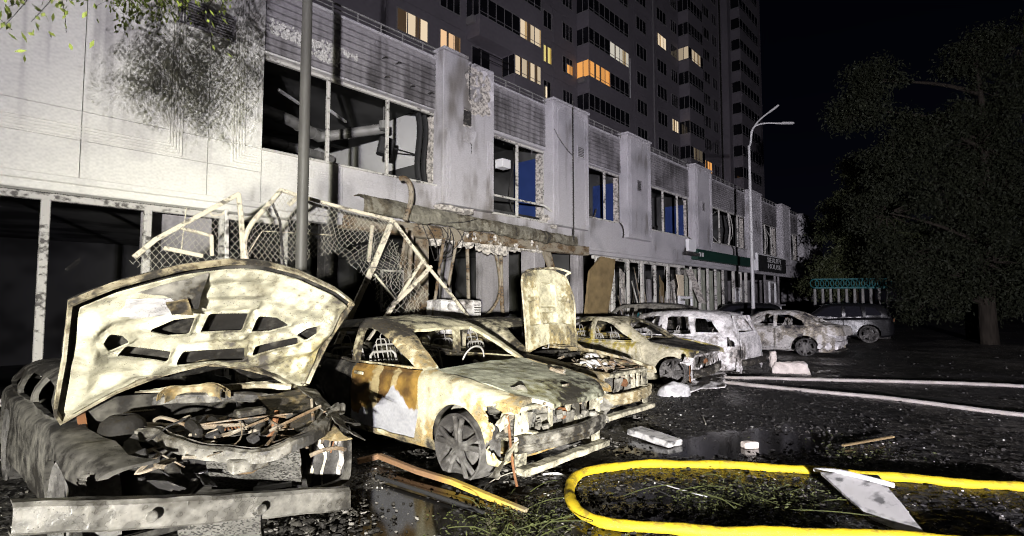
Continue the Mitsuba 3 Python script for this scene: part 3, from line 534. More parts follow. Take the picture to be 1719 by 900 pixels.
# wall in storey-high panels with joints
HT = 56.0
for k in range(-6, 13):
    for a, b in ((-12, -4), (-4, 2.2), (2.2, 9.9), (9.9, 19.0), (19.0, 24.0), (24.0, 33.0), (33.0, 37.3), (37.3, 46), (46, 57)):
        z = ZW - .9 + k * FL
        if z > HT - 3: continue
        bt('wall_panel', bx(a + .02, b - .02, TO - .3, TO, z + .02, z + FL - .02), 'tower_wall')
bt('wall_core', bx(-12, 57, TO - 14, TO - .302, 0, HT - .5), 'tower_wall')
bt('second_wing', bx(57.3, 72, TO - 14, TO + 1.2, 0, HT - .5), 'tower_wall'); bt('recess_pipe', tube([[57.1, TO + .2, 0], [57.1, TO + .2, HT]], .12, 8), 'soot')
litmap = {}
def col(s0, s1, n, ks, o=TO):
    for k in ks:
        z = ZW + k * FL
        window(s0, s1, z, o, n, *litmap.get((s0, k), ()))
litmap[(41.8, 1)] = ('white', 1.5, .9); litmap[(50.9, 0)] = ('orange', 1.5, 1.1); litmap[(38.2, 4)] = ('white', 1.5, 1.0); litmap[(41.8, 4)] = (); litmap[(17.6, 1)] = ('yellow', 1.5, 1.0)
litmap[(45.2, 4)] = ()
A = window(2.95, 5.45, ZW, TO, 3, 'white', gain=1.1, curtain=((0.0, .3),)); window(6.45, 8.35, ZW, TO, 3, 'warm', gain=1.15, curtain=((.72, .95),))
window(6.43, 8.3, ZW + FL, TO, 3); window(2.95, 5.45, ZW + FL, TO, 3, None); window(4.3, 5.4, ZW + FL + .0, TO, 1, None) if False else None
window(4.0, 5.45, ZW + 2 * FL, TO, 2, None)
col(17.6, 18.75, 2, (1, 2, 3)); window(17.6, 18.6, ZW + 0, TO, 2, None)
col(20.3, 21.8, 3, range(-2, 5)); col(33.5, 35.7, 3, range(-3, 6)); col(38.2, 40.6, 3, range(-3, 8)); col(41.8, 43.5, 3, range(-3, 8)); col(50.9, 53.7, 3, range(-3, 9)); col(54.6, 56.3, 2, range(-2, 9))
window(20.8, 21.8, ZW + FL - .0, TO + .06, 2, 'orange', gain=.9, h=.9)
window(17.75, 18.1, ZW - .3, TO + .06, 1, 'white', h=1.3)
# balcony stacks: glazed loggias over solid parapets
def balcony(s0, s1, n, k, bo_=1.3, lit_from=None, lit_to=None, kind=None, side_lit=None, gain=1.0, ac=False):
    z = ZW + k * FL; o = TO + bo_
    bt('balcony_parapet', cbx(s0, s1, TO + .002, o, z - 1.45, z, .03), 'tower_wall'); bt('balcony_lintel', bx(s0 + .003, s1 - .003, TO + .002, o - .003, z + 1.5, z + 1.56), 'tower_wall')
    e = np.linspace(s0, s1, n + 1); fr = []
    for q in e: q = min(max(q, s0 + .04), s1 - .04); fr.append(bx(q - .035, q + .035, o - .07, o - .01, z, z + 1.5))
    fr += [bx(s0, s1, o - .069, o - .011, z + 1.44, z + 1.5), bx(s0, s1, o - .069, o - .011, z, z + .05), bx(s0, s0 + .06, TO + .01, o - .07, z, z + .05), bx(s0, s0 + .06, TO + bo_ * .5 - .03, TO + bo_ * .5 + .03, z, z + 1.5)]
    fr.append(bar([s0, o + .02, z + .25], [s1, o + .02, z + .25], .03))
    w = bt('balcony_glazing', cat_(fr), 'tower_frame'); bt('back_panel', bx(s0 + .07, s1, TO + .003, TO + .02, z, z + 1.5), 'soot')
    for j in range(n):
        q = bx(e[j] + .035, e[j + 1] - .035, o - .05, o - .035, z + .05, z + 1.44)
        if kind and lit_from <= j < lit_to: lit(q, w, kind, gain)
        else: obj('pane', to_b(q), 'dark_glass', w)
    for c0, c1 in ((.02, .5), (.53, .94)):
        q = bx(s0 + .02, s0 + .035, TO + bo_ * c0, TO + bo_ * c1, z + .05, z + 1.5)
        if side_lit: lit(q, w, side_lit, gain)
        else: obj('pane', to_b(q), 'dark_glass', w)
    if ac: bt('air_conditioner', cat_([cbx(s0 - .35, s0 - .02, TO + .3, TO + 1.0, z - .55, z - .05, .02), tube([[s0 - .36, TO + .65, z - .3], [s0 - .37, TO + .65, z - .3]], .2, 12)]), 'tower_frame')
for k in (1, 2, 3): balcony(8.9, 15.8, 8, k, lit_from=5, lit_to=8, kind='white' if k == 1 else None, gain=.8, ac=(k == 1))
balcony(12.6, 15.75, 4, 0, lit_from=0, lit_to=4, kind='white', gain=.75)
bt('loggia_railing', cat_([bar([8.9, TO + 1.25, ZW + .55], [12.6, TO + 1.25, ZW + .55], .05), bar([8.9, TO + 1.25, ZW + .1], [12.6, TO + 1.25, ZW + .1], .04)]), 'black_plastic')
window(9.4, 11.3, ZW - .1, TO, 2, None)
balcony(22.5, 29.6, 8, 0); balcony(22.5, 29.6, 8, 1, lit_from=0, lit_to=4, kind='orange', side_lit='orange', ac=True)
balcony(22.5, 29.6, 8, 2, lit_from=4, lit_to=8, kind='cool', gain=.75); balcony(22.5, 29.6, 8, 3); balcony(22.5, 29.6, 8, 4)
bt('drainpipe', tube([[29.75, TO + 1.3, 21.5], [29.75, TO + 1.3, 25.5]], .06, 6), 'white_paint')
for k in range(0, 9): balcony(43.9, 48.3, 5, k, lit_from=1, lit_to=4, kind='white' if k in (0, 4) else None, gain=.45 if k == 4 else .12, side_lit='white' if k == 4 else None, ac=(k == 0))
for k in range(-3, 11): 
    z = ZW + k * FL; balcony(56.9 + 1.5, 66.4, 6, k, bo_=1.3 + 1.2)
    window(68.2, 69.6, z, TO + 1.2, 2, 'cool' if k == 9 else None)
bt('drainpipe', tube([[37.2, TO + .1, 8], [37.2, TO + .1, HT]], .08, 6), 'tower_frame')
for k, s in ((3, 49.4), (1, 30.6), (5, 31)): bt('satellite_dish', place(trimesh.creation.icosphere(subdivisions=2, radius=.35), [s, TO + .4, ZW + k * FL + .2]).slice_plane([s, TO + .4, 0], [0, -1, 0]), 'tower_frame') if False else None
# ------------------------------------------------------------------ burnt-out cars
CH = math.radians(-41.6); HV, LV = np.array([math.cos(CH), math.sin(CH), 0]), np.array([-math.sin(CH), math.cos(CH), 0])
def rect_loop(w, zb, zt, rb, rt, crown, tumble):
    p = []
    for (cy, cz, r, a0) in ((w - rb, zb + rb, rb, -90), (w - rt, zt - rt, rt, 0)):
        for a in np.radians(np.linspace(a0, a0 + 90, 7)): p.append([cy + r * math.cos(a), cz + r * math.sin(a)])
        if a0 == -90:
            for t in (.2, .4, .6, .8): p.append([w, zb + rb + (zt - rt - zb - rb) * t])
    for t in (.2, .4, .6, .8): p.append([(w - rt) * (1 - t), zt])
    p = np.array(p); h = zt - zb
    u = (p[:, 1] - zb) / h; p[:, 0] *= 1 - tumble * np.clip(u - .45, 0, 1) ** 1.6 - .05 * np.clip(.35 - u, 0, 1) ** 1.5
    p[:, 1] += crown * (1 - (p[:, 0] / w) ** 2) * (u > .5)
    top = np.array([[0, zt + crown]]); q = p.copy()[::-1] * [-1, 1]
    return np.vstack([p, top, q])
def loft(st):                                # st: (x, w, zb, zt, rb, rt, crown, tumble) rows
    loops = [np.column_stack([np.full(len(l_), s[0]), l_]) for s in st for l_ in [rect_loop(*s[1:])]]
    n, k = len(loops), len(loops[0]); v = np.vstack(loops); f = []
    for i in range(n - 1):
        j = np.arange(k); a, b = i * k + j, i * k + (j + 1) % k
        f += [np.stack([a, b, b + k], 1), np.stack([a, b + k, a + k], 1)]
    c0, c1 = len(v), len(v) + 1; v = np.vstack([v, loops[0].mean(0), loops[-1].mean(0)]); j = np.arange(k)
    f += [np.stack([np.full(k, c0), (j + 1) % k, j], 1), np.stack([np.full(k, c1), (n - 1) * k + j, (n - 1) * k + (j + 1) % k], 1)]
    m = trimesh.Trimesh(v, np.vstack(f), process=False)
    if m.volume < 0: m.invert()
    return mf(m)
def ip(x, pts): a = np.array(pts); return np.interp(x, a[:, 0], a[:, 1])
from scipy.interpolate import PchipInterpolator
def ips(pts): a = np.array(sorted(pts)); return PchipInterpolator(a[:, 0], a[:, 1])
KINDS = {
 'hatch': dict(len=(-2.25, 2.2), w=.895, top=[(2.2, .66), (2.12, .74), (1.9, .82), (1.5, .895), (1.0, .955), (.8, .985), (.3, .95), (-1.5, 1.0), (-2.1, .99), (-2.25, .85)],
    roof=[(.92, .93), (.5, 1.165), (.12, 1.345), (-.2, 1.435), (-.6, 1.475), (-1.0, 1.45), (-1.45, 1.32), (-1.85, 1.12), (-2.12, .95)], axle=(1.33, -1.33), R=.335,
    windows=[[(.60, 1.01), (.26, 1.18), (.02, 1.29), (-.2, 1.36), (-.44, 1.39), (-.44, 1.0)], [(-.56, 1.0), (-.56, 1.395), (-.9, 1.365), (-1.2, 1.27), (-1.42, 1.06)]],
    wind=((.84, .99), (.10, 1.355)), rear=((-1.5, 1.30), (-1.95, 1.06)), doors=[[(.70, .30), (.78, .60), (.72, .985), (-.47, .975), (-.47, .30)], [(-.485, .30), (-.485, .975), (-1.42, 1.0), (-1.30, .70), (-1.0, .55), (-.88, .30)]], hood=(.80, 2.14)),
 'sedan': dict(len=(-2.4, 2.3), w=.90, top=[(2.3, .62), (2.2, .72), (1.9, .80), (1.4, .88), (1.0, .94), (.75, .96), (.2, .93), (-1.2, .97), (-1.7, 1.02), (-2.2, 1.0), (-2.34, .95), (-2.4, .75)],
    roof=[(.9, .92), (.4, 1.2), (.0, 1.385), (-.3, 1.435), (-.7, 1.44), (-1.1, 1.38), (-1.6, 1.17), (-1.95, 1.0), (-2.1, .93)], axle=(1.38, -1.36), R=.33,
    windows=[[(.50, .985), (-.06, 1.31), (-.2, 1.36), (-.46, 1.37), (-.46, .975)], [(-.56, .975), (-.56, 1.37), (-.95, 1.325), (-1.28, 1.18), (-1.36, 1.02)]],
    wind=((.80, .98), (.10, 1.345)), rear=((-1.14, 1.345), (-1.75, 1.08)), doors=[[(.70, .30), (.76, .60), (.66, .96), (-.49, .95), (-.49, .30)], [(-.505, .30), (-.505, .95), (-1.40, .98), (-1.26, .66), (-1.0, .5), (-.9, .30)]], hood=(.74, 2.2)),
 'suv': dict(len=(-2.2, 2.2), w=.90, top=[(2.2, .70), (2.1, .84), (1.7, .94), (1.2, 1.0), (.9, 1.04), (.3, .98), (-1.6, 1.02), (-2.15, 1.02), (-2.2, .9)],
    roof=[(1.0, .98), (.55, 1.28), (.25, 1.49), (-.1, 1.56), (-.8, 1.59), (-1.5, 1.56), (-1.85, 1.50), (-2.0, 1.38), (-2.17, 1.0)], axle=(1.32, -1.3), R=.36,
    windows=[[(.62, 1.04), (.16, 1.40), (.0, 1.46), (-.38, 1.48), (-.38, 1.02)], [(-.5, 1.03), (-.5, 1.47), (-1.05, 1.46), (-1.12, 1.05)], [(-1.22, 1.09), (-1.2, 1.44), (-1.58, 1.41), (-1.78, 1.12)]],
    wind=((.88, 1.08), (.33, 1.47)), rear=((-1.975, 1.44), (-2.12, 1.10)), doors=[[(.72, .34), (.80, .60), (.74, .99), (-.41, .99), (-.41, .34)], [(-.425, .34), (-.425, .99), (-1.16, 1.0), (-1.14, .75), (-.95, .55), (-.85, .34)]], hood=(.86, 2.1)),
}
def shell_of(K, t=.04):
    x0, x1 = K['len']; tp, rf = ips(K['top']), ips(K['roof'])
    def lower(d):
        st = []
        for x in np.unique(np.r_[np.linspace(x0 + d, x1 - d, 64), x0 + d + .03, x0 + d + .08, x1 - d - .03, x1 - d - .08]):
            e = min(x - x0, x1 - x); w = K['w'] * (1 - .13 * max(0, (x - 1.2) / 1.1) ** 2 - .10 * max(0, (-x - 1.3) / 1.0) ** 2) * (1 - .12 * max(0, 1 - e / .16) ** 2)
            w += .012 * math.exp(-((x - K['axle'][0]) / .35) ** 2) + .012 * math.exp(-((x - K['axle'][1]) / .35) ** 2)
            zb = .21 + .12 * max(0, 1 - e / .5) ** 2; zt = float(tp(np.clip(x, x0, x1)))
            st.append((x, w - d, zb + d, zt - d, .09, min(.11, .3 * (zt - zb - 2 * d)), .035, .075))
        return loft(st)
    def green(d):
        a, b = min(q[0] for q in K['roof']), max(q[0] for q in K['roof']); st = []
        for x in np.linspace(a + d, b - d, 60):
            zr = float(rf(x)) - d; z0 = .80 + d; h = max(zr - z0, .04); wb = K['w'] - .075 - d - .05 * max(0, -x - 1.3)
            slope = .46 * min(1, h / .7)
            st.append((x, wb, z0, z0 + h, .01, min(.13, .35 * h), .03 * min(1, h / .5), slope * .8))
        return loft(st)
    outer, inner = lower(0) + green(0), lower(t) + green(t)
    return outer, inner
def yprism(poly, y0, y1): return mf(prism(Polygon(poly) if not isinstance(poly, Polygon) else poly, y0, y1))
def slab(a, b, ya, yb, th=.13):
    a, b = np.array(a, float), np.array(b, float); d = (b - a) / np.linalg.norm(b - a); n = np.array([-d[1], d[0]]); P = []
    for q, y in ((a, ya), (b, yb)):
        for s in (-th, th):
            for e in (-1, 1): P.append([q[0] + n[0] * s, e * y, q[1] + n[1] * s])
    return m3.Manifold.hull_points(np.array(P))
def cyl_y(x, z, r, y0, y1, k=40):
    m = trimesh.creation.cylinder(r, abs(y1 - y0), sections=k); m.apply_transform(trimesh.transformations.rotation_matrix(math.pi / 2, [1, 0, 0])); m.vertices += [x, (y0 + y1) / 2, z]; return mf(m)
def dent(m, L_=.07, amp=.012, f=2.6, fine=.0035, seed=0):
    m = tm(m.refine_to_length(L_)) if isinstance(m, m3.Manifold) else m
    p = m.vertices; q = p + seed * 3.7
    m.vertices = p + amp * 2 * np.stack([meshkit.fbm(q * f, 2, seed + k) - .5 for k in range(3)], -1) + fine * 2 * np.stack([meshkit.fbm(q * 11, 2, seed + 5 + k) - .5 for k in range(3)], -1) + .007 * 2 * np.stack([meshkit.noise(q * 6, seed + 15 + k) - .5 for k in range(3)], -1)
    return m
def lathe_y(prof, k=40, seed=None, amp=0.):       # prof: (y, r)
    th = np.linspace(0, 2 * math.pi, k + 1); P = np.array([[[r * math.cos(a), y, r * math.sin(a)] for y, r in prof] for a in th])
    m = grid_mesh(P); m.merge_vertices()
    if amp: m = wob(m, amp, 12, seed)
    return m
def wheel_meshes(R, w=.2, spokes=5, tyre=True, seed=0, side=1):
    r = R * .80 if tyre else R * .95
    rim = [lathe_y([(w * .5, r), (w * .5 - .012, r + .012), (w * .42, r - .012), (w * .3, r * .93), (-w * .3, r * .88), (-w * .42, r - .01), (-w * .5, r + .012), (-w * .5, r), (-w * .3, r * .84), (w * .3, r * .89), (w * .5, r)])]
    for k in range(spokes):
        a = 2 * math.pi * k / spokes + .3 * seed
        for e in (-.13, .13):
            rim.append(tube([[.055 * math.cos(a + e * 2), w * .36, .055 * math.sin(a + e * 2)], [r * .5 * math.cos(a + e), w * .42, r * .5 * math.sin(a + e)], [r * .95 * math.cos(a + e * 1.5), w * .40, r * .95 * math.sin(a + e * 1.5)]], [.022, .019, .021], 6, flat=1.5))
    rim.append(cyl_y(0, 0, .062, w * .30, w * .44, 18)); disc = cyl_y(0, 0, r * .62, -.03, -.005, 30)
    out = [('rim', cat_([tm(q) for q in rim])), ('brake_disc', tm(disc))]
    if tyre: out.append(('tyre', wob(lathe_y([(-w * .40, r), (-w * .56, r * 1.1), (-w * .5, R * .985), (0, R), (w * .5, R * .985), (w * .56, r * 1.1), (w * .44, r)], 60), .012, 9, seed)))
    else: out.append(('tyre', wob(lathe_y([(-w * .9, r * .9), (-w * .85, R * 1.0), (-w * .3, R * .99), (w * .40, R * .96), (w * .46, r * 1.02)], 60), .016, 8, seed)))
    for n_, m in out:
        if side < 0: m.vertices[:, 1] *= -1; m.invert()
    return out
class Car:
    def __init__(s, key_name, label, kind, l, haxle, rev=False, yaw=0., seed=0, cat='car', group=None, paint='ash_cream', sink=0.):
        s.sink = sink
        s.k = thing(key_name, label, cat, group); s.K = KINDS[kind]; s.seed = seed; s.paint = paint
        o = l * LV + (haxle - s.K['axle'][0]) * HV if not rev else l * LV + (haxle + s.K['axle'][1]) * HV   # rev: haxle is the rear axle
        s.M = trans(o - np.array([0, 0, sink])) @ rotz(CH + (math.pi if rev else 0) + yaw)
    def put(s, name, mesh, m, parent=None, smooth=False, world=False):
        mesh = tm(mesh)
        if not world: mesh = mesh.copy(); mesh.apply_transform(s.M)
        return obj(name, mesh, m, parent or s.k, smooth)
    def inv(s, p): return (np.linalg.inv(s.M) @ np.r_[p, 1])[:3]
    def build(s, hood='on', hood_mat=None, front='bare', rear='full', doors=((1, 0), (1, 1), (-1, 0), (-1, 1)), door_mats={}, roof_cut=True, detail=.08, amp=.012, wheels=True, tyre=True, fender_mat=None, cut=None, interior=True, wr=1.0, crush=None):
        K = s.K; outer, inner = shell_of(K); x0, x1 = K['len']; sh = outer - inner
        for w_ in K['windows']: sh = sh - yprism(w_, -1.2, 1.2)
        sh = sh - slab(*K['wind'], .66, .49) - slab(*K['rear'], .47, .58)
        for ax in K['axle']: sh = sh - cyl_y(ax, .33, K['R'] + .055, -1.2, -.5) - cyl_y(ax, .33, K['R'] + .055, .5, 1.2)
        h0, h1 = K['hood']; hp = Polygon([(h0, -.70), (h0 + .06, -.72), (h1 - .25, -.66), (h1, -.45), (h1, .45), (h1 - .25, .66), (h0 + .06, .72), (h0, .70), (h0 - .05, 0)])
        hood_m = sh ^ mf(prism(hp.buffer(-.005), .58, 1.15, 'z')); sh = sh - mf(prism(hp.buffer(.004), .58, 1.15, 'z'))
        if front == 'bare':
            zz = float(ips(K['top'])(x1 - .35)) - .13
            sh = sh - mf(bx(x1 - .42, x1 + .3, -1.1, 1.1, .0, zz)) - mf(bx(x1 - .20, x1 + .3, -1.1, 1.1, .0, 1.2))
            for e in (-1, 1):
                for k in range(9):
                    q = np.random.default_rng(s.seed * 50 + k); sh = sh - mf(place(chunk(q.uniform(.05, .1), k, 2, 1), [x1 - .42 + q.uniform(-.02, .12), e * (K['w'] - .06), q.uniform(.3, zz)]))
        if cut: sh = cut(sh)
        parts = []
        for side, di in doors:
            poly = Polygon(K['doors'][di]); y = (.45, 1.2) if side > 0 else (-1.2, -.45)
            d_ = sh ^ yprism(poly.buffer(-.0055), *y); sh = sh - yprism(poly.buffer(.0055), *y); parts.append((side, di, d_))
        bm = dent(sh, detail, amp, seed=s.seed)
        if crush: v = bm.vertices; n_ = .10 * (meshkit.fbm(v * 2.2, 2, 5) - .5); top_ = v[:, 2] > crush; v[:, 2] = np.where(top_, crush + (v[:, 2] - crush) * .5 + n_ * np.clip((v[:, 2] - crush) / .2, 0, 1), v[:, 2]); bm.vertices = v
        s.put('body', bm, s.paint, smooth=32)
        for side, di, d_ in parts:
            D_ = s.put('door', dent(d_, detail * .8, amp, seed=s.seed), door_mats.get((side, di), s.paint), smooth=32)
            xs_ = [q[0] for q in K['doors'][di]]; hx = min(xs_) + .17
            s.put('door_handle', cbx(hx - .09, hx + .09, side * (K['w'] + .005) - .012, side * (K['w'] + .005) + .012, .86, .895, .008), s.paint, D_)
        if hood == 'on': s.put('hood', dent(hood_m, .05, amp * 1.6, 2.0, seed=s.seed + 1), hood_mat or s.paint, smooth=32)
        s.hood_m = hood_m
        if wheels:
            for ax in K['axle']:
                for e in (1, -1):
                    W = s.put('wheel', wob(cyl_y_mesh(ax, .33, .09, e * .35, e * .70), .004, 9), 'ash_dark')
                    for n_, m in wheel_meshes(K['R'] * .97 * wr, .2, 5, tyre, s.seed, e):
                        s.put(n_, place(m, [ax, e * (K['w'] - .115), K['R'] * wr - .02 + s.sink]), 'wheel_ash', W, smooth=40)
        # floor, firewall, inner arches, dashboard beam
        s.put('floor_pan', dent(mf(bx(x0 + .15, h0 + .05, -.76, .76, .24, .275)), .2, .01), 'ash_dark')
        s.put('firewall', dent(mf(bx(h0 - .02, h0 + .01, -.74, .74, .28, float(ips(K['top'])(h0)) - .06)), .1, .02, seed=s.seed), 'ash_dark')
        if interior:
            s.put('dashboard_beam', cat_([tube([[h0 - .22, -.72, .88], [h0 - .2, 0, .92], [h0 - .22, .72, .88]], .04, 8), place(crumple([0, -.6, 0], [.2, -.6, .05], [.2, .6, .05], [0, .6, 0], 6, 18, .06, 5, .01, s.seed), [h0 - .3, 0, .84])]), 'ash_dark')
            s.put('steering_column', cat_([tube([[h0 - .2, .36, .86], [h0 - .5, .36, .95]], .025, 8), place(lathe_y([(0, .17), (.012, .182), (0, .194), (-.012, .182), (0, .17)], 24), [h0 - .52, .36, .96], math.pi / 2, 0, .3)]), 'seat_wire')
            q = np.random.default_rng(s.seed + 900); tag(s.put('charred_interior', cat_([place(chunk(q.uniform(.06, .2), s.seed + k, 2, .8), [h0 - q.uniform(.3, 2.3), q.uniform(-.62, .62), .28 + q.random() ** 2 * .35], q.uniform(0, 6)) for k in range(46)]), 'soot'), kind='stuff')
            for e in (1, -1): s.seat(h0 - 1.05, e * .36)
            s.seat(h0 - 1.95, .32, .55); s.seat(h0 - 1.95, -.32, .55)
        return s
    def seat(s, x, y, w=.44):
        S = s.put('seat', place(cat_([bx(-.25, .28, -w / 2, w / 2, .0, .05), crumple([-.25, -w / 2, .09], [.28, -w / 2, .12], [.28, w / 2, .12], [-.25, w / 2, .09], 10, 10, .05, 8, .01, s.seed)]), [x, y, .42]), 'ash_dark')
        a, h = w / 2 - .02, .56; lean = lambda z: -.30 * z
        hoop = [[lean(0), -a, 0], [lean(h * .6), -a, h * .6], [lean(h * .93), -a * .92, h * .93], [lean(h), -a * .7, h], [lean(h), a * .7, h], [lean(h * .93), a * .92, h * .93], [lean(h * .6), a, h * .6], [lean(0), a, 0]]
        s.put('backrest_frame', place(tube(hoop, .016, 7), [x - .2, y, .5]), 'seat_wire', S)
        hr = [[lean(h - .12), -.075, h - .12], [lean(h + .12), -.072, h + .12], [lean(h + .155), -.05, h + .155], [lean(h + .155), .05, h + .155], [lean(h + .12), .072, h + .12], [lean(h - .12), .075, h - .12]]
        s.put('headrest_hoop', place(tube(hr, .008, 6), [x - .2, y, .5]), 'seat_wire', S)
        sp = []
        for k in range(6): z = .08 + k * .075; sp.append(tube([[lean(z), -a + 2 * a * t, z + .02 * (-1) ** j] for j, t in enumerate(np.linspace(0, 1, 12))], .003, 4))
        for k in range(3): yy = -a * .6 + k * a * .6; sp.append(tube([[lean(.03), yy, .03], [lean(h), yy, h]], .004, 4))
        s.put('spring', place(cat_(sp), [x - .2, y, .5]), 'seat_wire', S)
    def front_end(s, m='ash_cream', beam='ash_grey', beam_z=.42, seed=0, full=True, beam_yaw=0., beam_on=True, sagging=0.):
        x1 = s.K['len'][1]; w = .72; q = np.random.default_rng(seed + 7)
        if beam_on:
            ys = np.linspace(-w, w, 25); P = [[[x1 - .10 - .14 * (y / w) ** 2 + o, y, beam_z + dz + sagging * y] for o, dz in ((-.05, -.075), (.0, -.075), (.012, -.055), (.012, -.03), (.0, -.022), (.0, -.004), (.014, .004), (.014, .05), (0, .07), (-.05, .07))] for y in ys]
            bm = dent(thick(P, .006), .05, .006, 4, .002, seed); s.put('bumper_beam', bm, beam, smooth=30)
        for e in (-1, 1):
            s.put('chassis_rail', dent(mf(cbx(x1 - .95, x1 - .2, e * .52 - .05, e * .52 + .05, .38, .50, .01)), .08, .01, seed=seed), m, smooth=30)
            pl = Polygon([(-.06, .16), (.07, .16), (.09, .50), (.06, .74), (-.08, .76), (-.12, .5)])
            for k in range(7): pl = pl.difference(__import__('shapely').geometry.Point(q.uniform(-.07, .05), .22 + k * .075).buffer(q.uniform(.008, .018), 6))
            br = trimesh.creation.extrude_polygon(pl, .012, engine='earcut'); v = br.vertices; br.vertices = np.stack([x1 - .30 + v[:, 2], e * .62 + v[:, 0] * e, v[:, 1]], 1)
            if br.volume < 0: br.invert()
            s.put('radiator_bracket', wob(br.subdivide(), .012, 7, seed), m)
        s.put('lower_crossmember', dent(mf(cbx(x1 - .28, x1 - .16, -.70, .70, .15, .21, .008)), .05, .012, 3, seed=seed), m, smooth=30)
        s.put('upper_crossmember', dent(mf(cbx(x1 - .36, x1 - .24, -.66, .66, .70, .745, .008)), .05, .014, 3, seed=seed + 1), m, smooth=30)
        s.put('radiator', dent(mf(bx(x1 - .42, x1 - .38, -.42, .34, .24, .68)), .06, .02, 4, seed=seed), 'radiator_core')
        for k, e in enumerate((-1, 1)): s.put('headlight_pocket', place(crumple([-.05, -.10, -.07], [.1, -.09, -.07], [.1, .10, .08], [-.1, .10, .08], 12, 12, .08, 7, .01, seed + k), [x1 - .45, e * .60, .60]), 'burnt_steel')
        for e in (-1, 1):
            for k in range(4):
                a_ = np.array([x1 - .42 + q.uniform(-.05, .1), e * q.uniform(.56, .82), .22 + .14 * k]); s.put('torn_fender_edge', place(crumple([-.08, -.07, -.09], [.1, -.05, -.07], [.08, .08, .1], [-.09, .06, .08], 12, 12, .10, 6, .006, seed + k * 3 + e), a_, q.uniform(-.6, .6), q.uniform(-.5, .5)), m if k % 2 else 'ash_grey')
        s.put('hanging_cable', tube(spl([[x1 - .36, -.74, .72], [x1 - .30, -.76, .5], [x1 - .33, -.70, .3], [x1 - .25, -.72, .06]], 14), .012, 6), 'rust_red')
        if full:
            s.put('horn', cat_([tm(cyl_x(x1 - .30, .02, .58, .055, .05)), tm(cyl_x(x1 - .27, .02, .58, .03, .03))]), 'rust_red')
            for y0, y1, a in ((.10, .16, .0), (.24, .33, .05), (-.18, -.13, -.06), (.40, .46, .02)):
                s.put('support_strut', dent(mf(cbx(x1 - .33, x1 - .30, y0, y1, .40, .72, .004)), .05, .02, 4, seed=seed + int(y0 * 50) + 20), m, smooth=30)
            s.put('crumpled_bracket', cat_([place(crumple([0, 0, 0], [.0, .2, .02], [.05, .18, .2], [.02, .02, .22], 12, 12, .035, 5, .005, k + seed), [x1 - .34 + q.uniform(-.05, .05), -.60 + .30 * k, .28 + q.uniform(0, .2)]) for k in range(4)]), 'ash_grey')
    def engine(s, seed=0, m1='ash_grey', m2='ash_cream'):
        x1 = s.K['len'][1]; h0 = s.K['hood'][0]; q = np.random.default_rng(seed)
        s.put('engine_block', cat_([wob(cbx(h0 + .25, h0 + .75, -.28, .30, .45, .80, .05).subdivide().subdivide().subdivide(), .03, 6, seed)] + [place(cyl_y_mesh(0, 0, .05, -.1, .1), [h0 + .3 + .12 * k, .25, .75]) for k in range(4)]), m1)
        s.put('intake_manifold', cat_([tube(spl([[h0 + .75, -.25 + .14 * k, .70], [h0 + .86, -.25 + .14 * k, .80], [h0 + .70, -.25 + .14 * k, .84]], 8), .035, 8) for k in range(4)]), m2, smooth=40)
        for e in (-1, 1): s.put('strut_tower', tm(lathe_z([(.16, 0), (.13, .12), (.08, .16), (.03, .16), (.03, .10)])).apply_translation([h0 + .35, e * .56, .74]), m2, smooth=40)
        s.put('battery_tray', wob(cbx(h0 + .5, h0 + .78, .36, .60, .62, .82, .02).subdivide().subdivide(), .025, 8, seed), m2)
        tb = []
        for k in range(60):
            a = np.array([h0 + q.uniform(.1, 1.1), q.uniform(-.6, .6), q.uniform(.6, .86)]); tb.append(tube(spl([a, a + q.uniform(-.2, .2, 3) * [1, 1, .5], a + q.uniform(-.35, .35, 3) * [1, 1, .4]], 8), q.uniform(.005, .02), 5))
        tag(s.put('wiring', cat_(tb), 'burnt_steel'), kind='stuff')
        junk = [place(crumple([0, 0, 0], [q.uniform(.06, .25), 0, 0], [q.uniform(.06, .25), q.uniform(.05, .2), .02], [0, q.uniform(.05, .2), 0], 8, 8, .05, 6, .006, k), [h0 + q.uniform(.05, 1.1), q.uniform(-.6, .5), q.uniform(.5, .80)], q.uniform(0, 6), q.uniform(-.9, .9), q.uniform(-.5, .5)) for k in range(34)]
        junk += [place(cbx(-.06, .06, -.04, .04, -.03, .03, .008), [h0 + q.uniform(.05, 1.2), q.uniform(-.62, .62), q.uniform(.48, .78)], q.uniform(0, 6), q.uniform(-.5, .5), q.uniform(-.5, .5), q.uniform(.25, .8)) for k in range(60)]
        tag(s.put('engine_debris', cat_(junk), m1), kind='stuff')
def cyl_y_mesh(x, z, r, y0, y1, k=20): return tm(cyl_y(x, z, r, y0, y1, k))
def cyl_x(x, y, z, r, h, k=24): m = trimesh.creation.cylinder(r, h, sections=k); m.apply_transform(trimesh.transformations.rotation_matrix(math.pi / 2, [0, 1, 0])); m.vertices += [x, y, z]; return m
def lathe_z(prof, k=28): th = np.linspace(0, 2 * math.pi, k + 1); m = grid_mesh(np.array([[[r * math.cos(a), r * math.sin(a), z] for r, z in prof] for a in th])); m.merge_vertices(); return m
def radiator_c(p, n, uv): g = smoothstep(.35, .5, noise(p.x * 90, p.y * 90, p.z * 90)); return mix((.03, .029, .026), (.13, .125, .115), g * fbm(*P3(p, 7)) * 1.3)
mat('radiator_core', mikit.proc(radiator_c), .7, .3, lambda p, n, uv: noise(*P3(p, 110)) * .004)
mat('rust_red', mikit.proc(lambda p, n, uv: mix((.20, .085, .035), (.075, .045, .028), fbm(*P3(p, 14)))), .8, .2)
